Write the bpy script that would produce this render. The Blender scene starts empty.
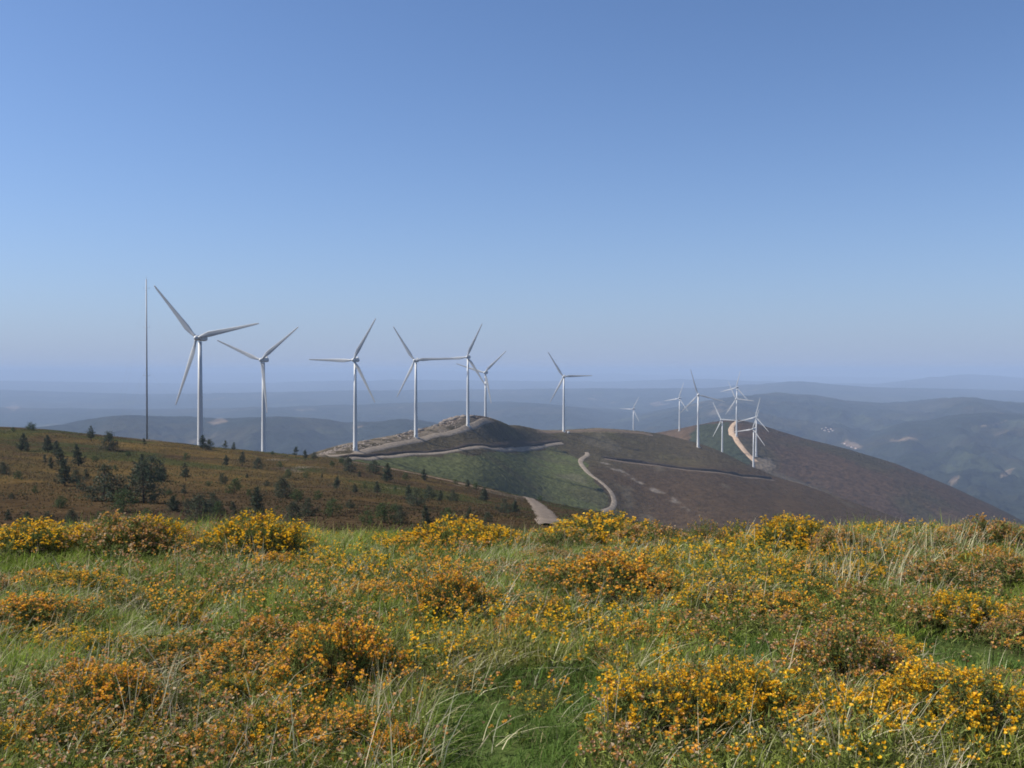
import bpy, math, random
import numpy as np
from mathutils import Vector

# ---------------------------------------------------------------- camera, sky, sun, exposure
SC = bpy.context.scene
COL = SC.collection
F = 1000.0                      # focal length in pixels of a 1024 px wide picture
PITCH = math.atan(14.0 / F)
cam_d = bpy.data.cameras.new('camera')
cam_d.sensor_width = 36.0
cam_d.lens = 36.0 * F / 1024.0
cam_d.clip_start = 0.1
cam_d.clip_end = 300000.0
cam = bpy.data.objects.new('camera', cam_d)
COL.objects.link(cam)
cam.location = (0, 0, 0)
cam.rotation_euler = (math.pi / 2 - PITCH, 0, 0)
SC.camera = cam

SUN_EL = math.radians(45)
SUN_DIR = Vector((-0.99, 0.08, 0)).normalized()      # towards the sun, in plan
SUN_AZ = math.atan2(SUN_DIR.x, SUN_DIR.y)             # clockwise from +Y
w = bpy.data.worlds.new('World'); SC.world = w; w.use_nodes = True
nt = w.node_tree
bg = nt.nodes['Background']
sky = nt.nodes.new('ShaderNodeTexSky')
sky.sky_type = 'NISHITA'; sky.sun_disc = False
sky.sun_elevation = SUN_EL; sky.sun_rotation = SUN_AZ
sky.altitude = 0; sky.air_density = 0.8; sky.dust_density = 0.7; sky.ozone_density = 6.0
tint = nt.nodes.new('ShaderNodeVectorMath'); tint.operation = 'MULTIPLY'; tint.inputs[1].default_value = (0.96, 1.02, 1.09)
nt.links.new(sky.outputs[0], tint.inputs[0]); # pale summer haze thickening towards the horizon, the same all round
tc = nt.nodes.new('ShaderNodeTexCoord'); sx = nt.nodes.new('ShaderNodeSeparateXYZ'); nt.links.new(tc.outputs['Generated'], sx.inputs[0])
ab = nt.nodes.new('ShaderNodeMath'); ab.operation = 'ABSOLUTE'; nt.links.new(sx.outputs['Z'], ab.inputs[0])
m1_ = nt.nodes.new('ShaderNodeMath'); m1_.operation = 'MULTIPLY'; m1_.inputs[1].default_value = -1 / 0.11; nt.links.new(ab.outputs[0], m1_.inputs[0])
m2_ = nt.nodes.new('ShaderNodeMath'); m2_.operation = 'EXPONENT'; nt.links.new(m1_.outputs[0], m2_.inputs[0])
m3_ = nt.nodes.new('ShaderNodeMath'); m3_.operation = 'MULTIPLY'; m3_.inputs[1].default_value = 0.95; nt.links.new(m2_.outputs[0], m3_.inputs[0])
mxs = nt.nodes.new('ShaderNodeMix'); mxs.data_type = 'RGBA'; nt.links.new(m3_.outputs[0], mxs.inputs['Factor'])
nt.links.new(tint.outputs[0], mxs.inputs[6]); mxs.inputs[7].default_value = (0.245 / 0.085, 0.300 / 0.085, 0.425 / 0.085, 1)
nt.links.new(mxs.outputs[2], bg.inputs['Color'])
bg.inputs['Strength'].default_value = 0.085
sun_d = bpy.data.lights.new('sun', 'SUN'); sun_d.energy = 5.0; sun_d.angle = math.radians(0.5)
sun_d.color = (1.0, 0.95, 0.87)
sun = bpy.data.objects.new('sun', sun_d); COL.objects.link(sun)
sd = Vector((SUN_DIR.x * math.cos(SUN_EL), SUN_DIR.y * math.cos(SUN_EL), math.sin(SUN_EL)))
sun.rotation_euler = sd.to_track_quat('Z', 'Y').to_euler()
SC.view_settings.view_transform = 'Standard'; SC.view_settings.look = 'None'
SC.view_settings.exposure = 0.6; SC.view_settings.gamma = 1.0
SC.view_settings.use_curve_mapping = False
SC.cycles.volume_bounces = 1
SC.cycles.max_bounces = 6
SC.cycles.filter_width = 1.8
HAZE_DENSITY = 0.78e-4
HAZE_COLOR = (0.437, 0.56, 0.768)

rng = np.random.default_rng(7)
random.seed(7)

# ---------------------------------------------------------------- helpers
def slope(py):                      # rise per metre forward of the line of sight through picture row py
    cy = 384.0 - py
    return (-F * math.sin(PITCH) + cy * math.cos(PITCH)) / (F * math.cos(PITCH) + cy * math.sin(PITCH))
def uu(px, py=450.0):
    cy = 384.0 - py
    return (px - 512.0) / (F * math.cos(PITCH) + cy * math.sin(PITCH))

def tag(o, label=None, cat=None, group=None, kind=None):
    if label: o['label'] = label
    if cat: o['category'] = cat
    if group: o['group'] = group
    if kind: o['kind'] = kind
    return o
def empty(name, loc=(0, 0, 0), rz=0.0):
    o = bpy.data.objects.new(name, None); o.location = loc; o.rotation_euler = (0, 0, rz)
    o.empty_display_size = 0.2
    COL.objects.link(o); return o
def link(name, me, parent=None):
    o = bpy.data.objects.new(name, me); COL.objects.link(o)
    if parent is not None: o.parent = parent
    return o

def np_mesh(name, V, faces_by_size, mat=None, smooth=False, colors=None):
    """V (n,3); faces_by_size: list of int arrays (m,k)"""
    me = bpy.data.meshes.new(name)
    V = np.ascontiguousarray(V, dtype=np.float32)
    me.vertices.add(len(V)); me.vertices.foreach_set('co', V.ravel())
    loops = np.concatenate([f.ravel() for f in faces_by_size]).astype(np.int32)
    tot = np.concatenate([np.full(len(f), f.shape[1], dtype=np.int32) for f in faces_by_size])
    start = np.concatenate([[0], np.cumsum(tot)[:-1]]).astype(np.int32)
    me.loops.add(len(loops)); me.loops.foreach_set('vertex_index', loops)
    me.polygons.add(len(tot)); me.polygons.foreach_set('loop_start', start)
    try: me.polygons.foreach_set('loop_total', tot)
    except Exception: pass
    if smooth: me.polygons.foreach_set('use_smooth', np.ones(len(tot), dtype=bool))
    if colors is not None:
        a = me.attributes.new('col', 'FLOAT_COLOR', 'POINT')
        c = np.ones((len(V), 4), dtype=np.float32); c[:, :3] = colors
        a.data.foreach_set('color', c.ravel())
    me.update(calc_edges=True); me.validate()
    if mat: me.materials.append(mat)
    return me

class Geo:                           # collects pieces of one mesh
    def __init__(s): s.v = []; s.f = {}; s.n = 0; s.c = []
    def add(s, V, Fc, col=None):
        V = np.asarray(V, float); Fc = np.asarray(Fc, int)
        s.v.append(V); s.f.setdefault(Fc.shape[1], []).append(Fc + s.n); s.n += len(V)
        if col is not None: s.c.append(np.broadcast_to(np.asarray(col, float), (len(V), 3)))
    def box(s, c, h, rz=0.0):
        c = np.asarray(c, float); h = np.asarray(h, float)
        P = np.array([[x, y, z] for z in (-1, 1) for y in (-1, 1) for x in (-1, 1)], float) * h
        R = np.array([[math.cos(rz), -math.sin(rz), 0], [math.sin(rz), math.cos(rz), 0], [0, 0, 1]])
        s.add(P @ R.T + c, [[0, 2, 3, 1], [4, 5, 7, 6], [0, 1, 5, 4], [2, 6, 7, 3], [0, 4, 6, 2], [1, 3, 7, 5]])
    def tube(s, pts, rad, n=8, cap=True, col=None):
        pts = np.asarray(pts, float); rad = np.broadcast_to(np.asarray(rad, float), (len(pts),))
        V = []; 
        for i, p in enumerate(pts):
            d = pts[min(i + 1, len(pts) - 1)] - pts[max(i - 1, 0)]
            d = d / (np.linalg.norm(d) + 1e-9)
            a = np.cross(d, [0, 0, 1.0] if abs(d[2]) < 0.9 else [1.0, 0, 0]); a /= np.linalg.norm(a)
            b = np.cross(d, a)
            t = np.arange(n) * 2 * math.pi / n
            V.append(p + rad[i] * (np.outer(np.cos(t), a) + np.outer(np.sin(t), b)))
        V = np.concatenate(V); Fc = []
        for i in range(len(pts) - 1):
            for k in range(n):
                k2 = (k + 1) % n
                Fc.append([i * n + k, i * n + k2, (i + 1) * n + k2, (i + 1) * n + k])
        n0 = s.n
        s.add(V, Fc, col)
        if cap:
            s.f.setdefault(n, []).append(np.array([[n0 + k for k in range(n)][::-1], [n0 + (len(pts) - 1) * n + k for k in range(n)]]))
    def mesh(s, name, mat=None, smooth=False):
        return np_mesh(name, np.concatenate(s.v), [np.concatenate(x) for x in s.f.values()], mat, smooth,
                       np.concatenate(s.c) if s.c else None)

# value noise ------------------------------------------------------
_T = np.random.default_rng(3).random((256, 256))
def vnoise(x, y):
    xi = np.floor(x).astype(int); yi = np.floor(y).astype(int)
    fx = x - xi; fy = y - yi
    fx = fx * fx * (3 - 2 * fx); fy = fy * fy * (3 - 2 * fy)
    g = lambda a, b: _T[a % 256, b % 256]
    return ((g(xi, yi) * (1 - fx) + g(xi + 1, yi) * fx) * (1 - fy) + (g(xi, yi + 1) * (1 - fx) + g(xi + 1, yi + 1) * fx) * fy) * 2 - 1
def fbm(x, y, s, o=4, seed=0.0, gain=0.5):
    r = 0; a = 1.0; t = 0.0
    x = np.asarray(x, float); y = np.asarray(y, float)
    for k in range(o):
        r = r + a * vnoise(x / s * 2 ** k + 17.3 * k + seed, y / s * 2 ** k + 9.1 * k + seed * 1.7); t += a; a *= gain
    return r / t
def smooth01(a, b, x):
    t = np.clip((x - a) / (b - a), 0, 1); return t * t * (3 - 2 * t)
def gsmooth(a, sig):
    k = int(sig * 3); w_ = np.exp(-0.5 * (np.arange(-k, k + 1) / sig) ** 2); w_ /= w_.sum()
    return np.convolve(np.pad(a, k, mode='edge'), w_, mode='valid')
def prof(px, pts, sig=6):            # smooth curve through (px, value) points, read at columns px
    xs = np.arange(-1400, 2500)
    P = np.array(pts, float)
    v = gsmooth(np.interp(xs, P[:, 0], P[:, 1]), sig)
    return np.interp(px, xs, v)

# materials ----------------------------------------------------------
def mat_new(name, rough=0.9, spec=0.2):
    m = bpy.data.materials.new(name); m.use_nodes = True
    b = m.node_tree.nodes['Principled BSDF']
    b.inputs['Roughness'].default_value = rough
    b.inputs['Specular IOR Level'].default_value = spec
    return m, m.node_tree, b
def N(nt, t, **k):
    n = nt.nodes.new(t)
    for a, v in k.items(): setattr(n, a, v)
    return n
def ground_mat(name, scale, var=0.35, bump=0.5, bscale=None, detail=8):
    """colour attribute of the ground cover, broken up by world-space noise at two scales, with bump"""
    m, t, b = mat_new(name, 1.0, 0.0)
    at = N(t, 'ShaderNodeAttribute', attribute_name='col')
    ge = N(t, 'ShaderNodeNewGeometry')
    n1 = N(t, 'ShaderNodeTexNoise'); n1.inputs['Scale'].default_value = 1.0 / scale; n1.inputs['Detail'].default_value = detail
    n1.inputs['Roughness'].default_value = 0.7
    t.links.new(ge.outputs['Position'], n1.inputs['Vector'])
    mr = N(t, 'ShaderNodeMapRange'); mr.inputs['From Min'].default_value = 0.3; mr.inputs['From Max'].default_value = 0.7
    mr.inputs['To Min'].default_value = 1 - var; mr.inputs['To Max'].default_value = 1 + var
    t.links.new(n1.outputs['Fac'], mr.inputs['Value'])
    hs = N(t, 'ShaderNodeVectorMath', operation='SCALE')
    t.links.new(at.outputs['Color'], hs.inputs[0]); t.links.new(mr.outputs[0], hs.inputs['Scale'])
    t.links.new(hs.outputs[0], b.inputs['Base Color'])
    n2 = N(t, 'ShaderNodeTexNoise'); n2.inputs['Scale'].default_value = 1.0 / (bscale or scale); n2.inputs['Detail'].default_value = 6
    t.links.new(ge.outputs['Position'], n2.inputs['Vector'])
    bp = N(t, 'ShaderNodeBump'); bp.inputs['Strength'].default_value = bump; bp.inputs['Distance'].default_value = (bscale or scale) * 0.5
    t.links.new(n2.outputs['Fac'], bp.inputs['Height']); t.links.new(bp.outputs[0], b.inputs['Normal'])
    return m
def leaf_mat(name, trans=0.35, rough=0.6, color=None, spec=0.25):
    m, t, b = mat_new(name, rough, spec)
    if color is None:
        at = N(t, 'ShaderNodeAttribute', attribute_name='col'); src = at.outputs['Color']
    else:
        ge = N(t, 'ShaderNodeNewGeometry')
        n1 = N(t, 'ShaderNodeTexNoise'); n1.inputs['Scale'].default_value = 1.5; t.links.new(ge.outputs['Position'], n1.inputs['Vector'])
        cr = N(t, 'ShaderNodeValToRGB'); cr.color_ramp.elements[0].position = 0.35; cr.color_ramp.elements[1].position = 0.65
        cr.color_ramp.elements[0].color = (*[c * 0.7 for c in color], 1); cr.color_ramp.elements[1].color = (*[c * 1.3 for c in color], 1)
        t.links.new(n1.outputs['Fac'], cr.inputs['Fac']); src = cr.outputs['Color']
    t.links.new(src, b.inputs['Base Color'])
    tr = N(t, 'ShaderNodeBsdfTranslucent'); t.links.new(src, tr.inputs['Color'])
    mx = N(t, 'ShaderNodeMixShader'); mx.inputs[0].default_value = trans
    t.links.new(b.outputs[0], mx.inputs[1]); t.links.new(tr.outputs[0], mx.inputs[2])
    t.links.new(mx.outputs[0], t.nodes['Material Output'].inputs['Surface'])
    return m
def plain_mat(name, color, rough=0.5, var=0.08, scale=1.0, spec=0.3, bump=0.0):
    m, t, b = mat_new(name, rough, spec)
    ge = N(t, 'ShaderNodeNewGeometry')
    n1 = N(t, 'ShaderNodeTexNoise'); n1.inputs['Scale'].default_value = scale; n1.inputs['Detail'].default_value = 6
    t.links.new(ge.outputs['Position'], n1.inputs['Vector'])
    cr = N(t, 'ShaderNodeValToRGB'); cr.color_ramp.elements[0].position = 0.3; cr.color_ramp.elements[1].position = 0.7
    cr.color_ramp.elements[0].color = (*[c * (1 - var) for c in color], 1); cr.color_ramp.elements[1].color = (*[min(1, c * (1 + var)) for c in color], 1)
    t.links.new(n1.outputs['Fac'], cr.inputs['Fac']); t.links.new(cr.outputs[0], b.inputs['Base Color'])
    if bump:
        bp = N(t, 'ShaderNodeBump'); bp.inputs['Strength'].default_value = bump; bp.inputs['Distance'].default_value = 0.3 / scale
        t.links.new(n1.outputs['Fac'], bp.inputs['Height']); t.links.new(bp.outputs[0], b.inputs['Normal'])
    return m

# ---------------------------------------------------------------- terrain sheets
def pchip_eval(Yk, Zk, Yq):
    """Yk,Zk (K,C) knots per column, Yq (R,) -> (R,C), monotone cubic"""
    h = np.diff(Yk, axis=0); d = np.diff(Zk, axis=0) / h
    m = np.zeros_like(Zk)
    m[0] = d[0]; m[-1] = d[-1]
    same = (d[:-1] * d[1:]) > 0
    w1 = 2 * h[1:] + h[:-1]; w2 = h[1:] + 2 * h[:-1]
    with np.errstate(divide='ignore', invalid='ignore'):
        hm = (w1 + w2) / (w1 / d[:-1] + w2 / d[1:])
    m[1:-1] = np.where(same, hm, 0)
    K, C = Yk.shape; out = np.zeros((len(Yq), C))
    ci = np.arange(C)
    for r, y in enumerate(Yq):
        i = np.clip((Yk <= y).sum(axis=0) - 1, 0, K - 2)
        hh = h[i, ci]; t = np.clip((y - Yk[i, ci]) / hh, 0, 1)
        z0, z1, m0, m1 = Zk[i, ci], Zk[i + 1, ci], m[i, ci], m[i + 1, ci]
        out[r] = (2 * t**3 - 3 * t**2 + 1) * z0 + (t**3 - 2 * t**2 + t) * hh * m0 + (-2 * t**3 + 3 * t**2) * z1 + (t**3 - t**2) * hh * m1
    return out

class Sheet:
    def __init__(s, pxs, Ys, Z):
        s.pxs = pxs; s.u = (pxs - 512.0) / F; s.Y = Ys; s.Z = Z
    def xy(s):
        Yg = np.repeat(s.Y[:, None], len(s.u), 1); return Yg * s.u[None, :], Yg
    def h(s, x, y):
        x = np.asarray(x, float); y = np.asarray(y, float)
        u = x / y
        fi = np.interp(u, s.u, np.arange(len(s.u))); fr = np.interp(y, s.Y, np.arange(len(s.Y)))
        i = np.clip(fi.astype(int), 0, len(s.u) - 2); r = np.clip(fr.astype(int), 0, len(s.Y) - 2)
        a = fi - i; b = fr - r; Z = s.Z
        return (Z[r, i] * (1 - a) + Z[r, i + 1] * a) * (1 - b) + (Z[r + 1, i] * (1 - a) + Z[r + 1, i + 1] * a) * b
    def hit(s, px, py, ymin=0, ymax=1e9):        # where the line of sight through (px,py) meets the sheet
        Ys = s.Y[(s.Y >= ymin) & (s.Y <= ymax)]
        Yd = np.interp(np.arange(0, len(Ys) - 1, 0.2), np.arange(len(Ys)), Ys)
        u = uu(px, py); sl = slope(py)
        g = s.h(u * Yd, Yd) - sl * Yd
        k = np.argmax(g > 0)
        if not (g > 0).any():
            k = int(np.argmax(g)); y = Yd[k]                # just above the crest: take the crest
            return np.array([u * y, y, float(s.h(u * y, y))])
        if k > 0:
            y = Yd[k - 1] + (Yd[k] - Yd[k - 1]) * (-g[k - 1]) / (g[k] - g[k - 1])
        else: y = Yd[0]
        return np.array([u * y, y, float(s.h(u * y, y))])
    def mesh(s, name, mat, colors):
        X, Yg = s.xy(); R, C = s.Z.shape
        V = np.stack([X, Yg, s.Z], -1).reshape(-1, 3)
        idx = np.arange(R * C).reshape(R, C)
        Q = np.stack([idx[:-1, :-1], idx[:-1, 1:], idx[1:, 1:], idx[1:, :-1]], -1).reshape(-1, 4)
        return np_mesh(name, V, [Q], mat, True, colors.reshape(-1, 3))

def build_sheet(pxs, Ys, knots):      # knots: list of (Ycurve, zcurve) arrays over pxs, near to far
    Yk = np.array([k[0] for k in knots]); Zk = np.array([k[1] for k in knots])
    return Sheet(pxs, Ys, pchip_eval(Yk, Zk, Ys))
vs = np.vectorize(slope)
def in_poly(px, py, poly):
    P = np.array(poly, float); c = np.zeros(px.shape, bool); j = len(P) - 1
    for i in range(len(P)):
        cond = ((P[i, 1] > py) != (P[j, 1] > py)) & (px < (P[j, 0] - P[i, 0]) * (py - P[i, 1]) / (P[j, 1] - P[i, 1] + 1e-12) + P[i, 0])
        c ^= cond; j = i
    return c
def to_px(X, Y, Z):
    d = Y * math.cos(PITCH) - Z * math.sin(PITCH)
    return 512 + F * X / d, 384 - F * (Y * math.sin(PITCH) + Z * math.cos(PITCH)) / d
def mixc(a, b, t): return a * (1 - t[..., None]) + np.asarray(b) * t[..., None]

# --- 1. the near hillside with young pines
px1 = np.concatenate([np.arange(-500, -40, 4), np.arange(-40, 760, 1.6), np.arange(760, 1500, 5)]).astype(float)
c1 = prof(px1, [(-1400, 395), (-300, 417), (0, 427.5), (60, 431), (100, 435), (150, 440), (200, 446), (260, 452), (320, 457), (360, 462),
                (420, 473), (470, 484), (520, 496.5), (570, 507), (620, 518), (680, 531), (800, 560), (1100, 610), (2400, 640)])
Yc1 = prof(px1, [(-400, 360), (0, 385), (200, 405), (320, 415), (500, 410), (620, 380), (900, 340), (1500, 300)], 20)
one = np.ones_like(px1)
Y1 = np.concatenate([np.arange(18, 95, 2.5), np.arange(95, 640, 2.2), np.arange(640, 1100, 20)]).astype(float)
zc1 = Yc1 * vs(c1)
f1 = prof(px1, [(0, 532), (500, 536), (700, 560), (1100, 640)], 15)
m1 = c1 + (f1 - c1) * 0.40
S1 = build_sheet(px1, Y1, [(18 * one, -5.0 * one), (45 * one, -13.2 * one), (98 * one, 98 * vs(f1)), (Yc1 * 0.55, Yc1 * 0.55 * vs(m1)),
                           (Yc1, zc1), (Yc1 + 200, zc1 - 42), (Yc1 + 600, zc1 - 200)])
X, Yg = S1.xy()
amp = smooth01(40, 140, Yg) * 0.8
S1.Z = S1.Z + fbm(X, Yg, 55, 3, 1.0) * amp * 1.6 * (1 - smooth01(0.8, 1.0, Yg / Yc1[None, :]) * 0.8) + fbm(X, Yg, 9, 3, 5.0) * amp * 0.28

# --- 2. the ridge with the bare service road
px2 = np.concatenate([np.arange(-300, 180, 6), np.arange(180, 960, 1.3), np.arange(960, 1700, 6)]).astype(float)
c2 = prof(px2, [(-1000, 560), (100, 500), (240, 472), (300, 459), (320, 452), (350, 443.5), (380, 438.5), (420, 430), (448, 421.5), (463, 416.5), (480, 415.5),
                (500, 420), (530, 428.5), (545, 430.8), (560, 430.5), (600, 428.5), (640, 431.5), (660, 434.5), (680, 439.5), (700, 444.5),
                (720, 452), (748, 466), (775, 478), (805, 487), (850, 503), (905, 522), (960, 545), (1300, 640), (2400, 700)], 3)
Yc2 = prof(px2, [(0, 700), (300, 850), (350, 895), (420, 1060), (467, 1170), (490, 1215), (540, 1390), (600, 1490), (640, 1560), (680, 1550),
                 (720, 1510), (760, 1460), (800, 1400), (900, 1300), (1200, 1200)], 14)
one = np.ones_like(px2)
zc2 = Yc2 * vs(c2)
f2 = prof(px2, [(0, 600), (300, 560), (500, 552), (620, 548), (760, 560), (1000, 610)], 15)
m2 = c2 + (f2 - c2) * prof(px2, [(0, .4), (300, .30), (450, .40), (560, .42), (640, .40), (900, .42)], 15)
q2 = c2 + (f2 - c2) * prof(px2, [(0, .1), (300, .06), (380, .12), (470, .17), (560, .16), (640, .14), (900, .15)], 12)
Y2 = np.concatenate([np.arange(420, 760, 12), np.arange(760, 1620, 3.6), np.arange(1620, 2300, 25)]).astype(float)
S2 = build_sheet(px2, Y2, [(420 * one, -150 * one), (Yc2 * .60, Yc2 * .60 * vs(f2)), (Yc2 * .78, Yc2 * .78 * vs(m2)), (Yc2 * .92, Yc2 * .92 * vs(q2)),
                           (Yc2, zc2), (Yc2 + 160, zc2 + np.minimum(-22, 160 * vs(c2) - 6)), (Yc2 + 700, zc2 - 260)])
X, Yg = S2.xy()
near_c = smooth01(0.88, 0.99, Yg / Yc2[None, :])
S2.Z = S2.Z + fbm(X, Yg, 170, 3, 2.0) * 5.5 * (1 - 0.93 * near_c) + fbm(X, Yg, 26, 3, 4.0) * 0.9

# --- 3. the far hill with the orange track
px3 = np.concatenate([np.arange(300, 580, 6), np.arange(580, 1080, 1.6), np.arange(1080, 1900, 8)]).astype(float)
c3 = prof(px3, [(300, 500), (480, 470), (560, 447), (600, 441), (640, 437), (660, 434), (680, 430), (700, 426), (720, 422), (738, 420.5), (760, 426), (780, 433),
                (800, 439), (850, 452), (900, 468), (950, 489), (1000, 513), (1050, 540), (1200, 590), (2000, 700)], 5)
Yc3 = prof(px3, [(300, 2500), (600, 2500), (680, 2420), (737, 2290), (800, 2250), (900, 2150), (1000, 2000), (1200, 1800)], 14)
one = np.ones_like(px3)
zc3 = Yc3 * vs(c3)
Y3 = np.concatenate([np.arange(1350, 1750, 25), np.arange(1750, 2600, 7), np.arange(2600, 3800, 40)]).astype(float)
S3 = build_sheet(px3, Y3, [(1350 * one, -330 * one), (Yc3 * .72, Yc3 * .72 * vs(c3 + 78)), (Yc3 * .83, Yc3 * .83 * vs(c3 + 44)), (Yc3 * .90, Yc3 * .90 * vs(c3 + 17.5)),
                           (Yc3, zc3), (Yc3 + 450, zc3 + 450 * vs(c3) * 1.02 - 10), (Yc3 + 1200, zc3 - 330)])
X, Yg = S3.xy()
S3.Z = S3.Z + fbm(X, Yg, 260, 3, 6.0) * 7 * (1 - smooth01(0.85, 0.99, Yg / Yc3[None, :])) + fbm(X, Yg, 40, 3, 7.0) * 1.4

# --- 4. valley, distant hills and the plain out to the horizon
px4 = np.concatenate([np.arange(-700, -20, 6), np.arange(-20, 1044, 1.8), np.arange(1044, 1720, 6)]).astype(float)
Y4 = np.concatenate([[900, 1600], np.geomspace(2300, 14000, 420), np.geomspace(14100, 75000, 260)])
X4 = Y4[:, None] * ((px4 - 512) / F)[None, :]; Yg4 = np.repeat(Y4[:, None], len(px4), 1)
Z4 = -520 + 60 * fbm(X4, Yg4, 2600, 5, 3.0) + 55 * fbm(X4, Yg4, 6500, 4, 8.0)
def add_ridge(Z, pts, Yc, wn, wf, sig=6, rough=0.10, seed=0.0, side=1.0):
    c = prof(px4, pts, sig); zc = Yc * vs(c)
    wob = fbm(px4, px4 * 0, 90, 3, seed) * 0.12 * Yc
    Yr = Yc + wob; zc = Yr * vs(c)
    dn = (Yr[None, :] - Yg4) / wn; df = (Yg4 - Yr[None, :]) / wf
    t = np.where(dn > 0, dn, df)
    bell = np.exp(-(np.abs(t) ** 1.6) * 1.4)
    rid = 1 - 2 * np.abs(fbm(X4, Yg4, Yc * 0.075, 5, seed + 3, 0.55)) * 1.6
    spur = (rid - 0.45) * rough * 1.5 * np.clip(np.abs(t) * 2.2, 0, 1) * (zc + 560)[None, :]
    zfine = fbm(X4, Yg4, Yc * 0.02, 3, seed + 9) * 0.0011 * Yc
    bell = bell; spur = spur + zfine
    return np.maximum(Z, -560 + (zc + 560)[None, :] * bell + spur)
Z4 = add_ridge(Z4, [(-700, 440), (-100, 432), (50, 427), (85, 420), (110, 416.5), (140, 415), (180, 417), (230, 419.5), (280, 417), (310, 418), (345, 423), (375, 423), (400, 420), (430, 422),
                    (460, 428), (520, 438), (600, 452), (900, 470), (1700, 470)], 5800, 1800, 2000, 5, 0.12, 1.0)
Z4 = add_ridge(Z4, [(-700, 410), (0, 408), (150, 411), (300, 407), (450, 402), (520, 402), (600, 410), (700, 420), (1100, 440), (1700, 440)], 10500, 3000, 3000, 8, 0.10, 2.0)
Z4 = add_ridge(Z4, [(-700, 450), (480, 440), (600, 425), (700, 403), (740, 396), (775, 393), (810, 395), (850, 402), (885, 404), (920, 401), (945, 398.5), (965, 397.5), (985, 400),
                    (1024, 403), (1100, 398), (1300, 392), (1700, 395)], 9000, 3800, 2500, 4, 0.20, 3.0)
Z4 = add_ridge(Z4, [(-700, 480), (700, 470), (860, 440), (900, 425), (950, 417), (990, 413), (1024, 415), (1100, 408), (1700, 410)], 6600, 1900, 1800, 6, 0.22, 4.0)
Z4 = add_ridge(Z4, [(-700, 394), (0, 390), (160, 395), (330, 391), (560, 389), (700, 388), (760, 384), (800, 381), (860, 387), (1024, 391), (1700, 390)], 16500, 4500, 4500, 8, 0.08, 5.0)
Z4 = add_ridge(Z4, [(-700, 380), (0, 381), (200, 384), (400, 380), (600, 382), (700, 379), (800, 383), (880, 384), (925, 378), (965, 374.5), (1000, 375.5), (1024, 379), (1100, 376), (1700, 380)], 27000, 6000, 6000, 7, 0.05, 6.0)
Z4 = add_ridge(Z4, [(-700, 374), (0, 370), (60, 369.5), (120, 372), (260, 373), (380, 371), (500, 371.5), (620, 374), (700, 376), (820, 377), (900, 378), (1024, 377), (1700, 376)], 48000, 9000, 14000, 7, 0.03, 7.0)
S4 = Sheet(px4, Y4, Z4)

# ---------------------------------------------------------------- where the turbines stand; the land is levelled under each
HUB_H, BLADE = 78.0, 40.0
def allsurf(x, y):
    v = [float(S.h(x, y)) for S in (S1, S2, S3, S4) if S.Y[0] <= y <= S.Y[-1] and S.u[0] <= x / y <= S.u[-1]]
    return max(v)
TURB = [ # hub px, hub py, blade px length, blade angle, label
    (198, 338, 68.5, 11, 'nearest and largest white wind turbine, just right of the thin mast'),
    (262.3, 360, 51.5, 37.5, 'second white wind turbine from the left, one blade hanging down along its tower'),
    (354.5, 360, 46.6, 59, 'white wind turbine at the left end of the bare earth strip, one blade level leftwards'),
    (415.5, 360.5, 39.5, 3, 'white wind turbine halfway up the bare earth strip, one blade pointing level to the right'),
    (467.8, 357, 36.3, 64, 'white wind turbine beside the rocks at the top of the bare earth strip'),
    (485.5, 372.6, 31, 43, 'white wind turbine whose foot is hidden just behind the rocky hilltop'),
    (564, 376.7, 29.3, 2, 'lone white wind turbine on the grassy saddle beside a small white cabinet'),
    (633.6, 409, 14.5, 60, 'smallest and farthest white wind turbine, low behind the saddle'),
    (679.8, 398.3, 17.2, 70, 'small white wind turbine just left of the tall one on the brown slope edge'),
    (698.7, 395, 27.8, 106, 'tall white wind turbine on the edge of the brown slope left of the far hill'),
    (737.2, 387.6, 18.4, 75, 'white wind turbine on the very top of the far hill, behind another in line'),
    (737.0, 399, 20.0, 115, 'white wind turbine on the orange pad near the top of the far track'),
    (722.6, 419.8, 20.8, 0, 'white wind turbine left of the orange track with a blade pointing level to the right'),
    (756.7, 417, 19.8, 75, 'rear of two overlapping white wind turbines at the low end of the orange track'),
    (754.0, 429, 20.8, 70, 'front, lower of two overlapping white wind turbines at the low end of the orange track'),
]
YAW = [14, 16, 15, 15, 14, 18, 13, 36, 40, 16, 36, 36, 48, 40, 42]
TPOS = []
for i, (hx, hy, bl, ang, lab) in enumerate(TURB):
    d0 = F * BLADE / bl; tol = {0: 0.0, 1: 0.0, 5: 0.01, 7: 0.02}.get(i, 0.035); best = None
    for d in np.linspace(d0 * (1 - tol), d0 * (1 + tol), 81):
        u = uu(hx, hy); e = abs(slope(hy) * d - HUB_H - allsurf(u * d, d)) + abs(d / d0 - 1) * 20
        if best is None or e < best[0]: best = (e, d)
    d = best[1]; psi = math.radians(YAW[i])
    x = uu(hx, hy) * d; y = d + 3.7 * math.cos(psi); z = slope(hy) * d - HUB_H
    TPOS.append((x, y, z))
    dz = z - allsurf(x, y); sg = 34.0 if dz > 0 else 24.0
    for S in (S1, S2, S3):
        if S.Y[0] <= y <= S.Y[-1] and S.u[0] <= x / y <= S.u[-1]:
            gap = z - float(S.h(x, y))
            if S.h(x, y) > allsurf(x, y) - 0.01 or gap < 0:
                Xs, Ys_ = S.xy(); S.Z = S.Z + gap * np.exp(-((Xs - x) ** 2 + (Ys_ - y) ** 2) / (2 * sg * sg))
    print('T', i, round(d0), round(d), round(dz, 1), round(z - allsurf(x, y), 2))

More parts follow.
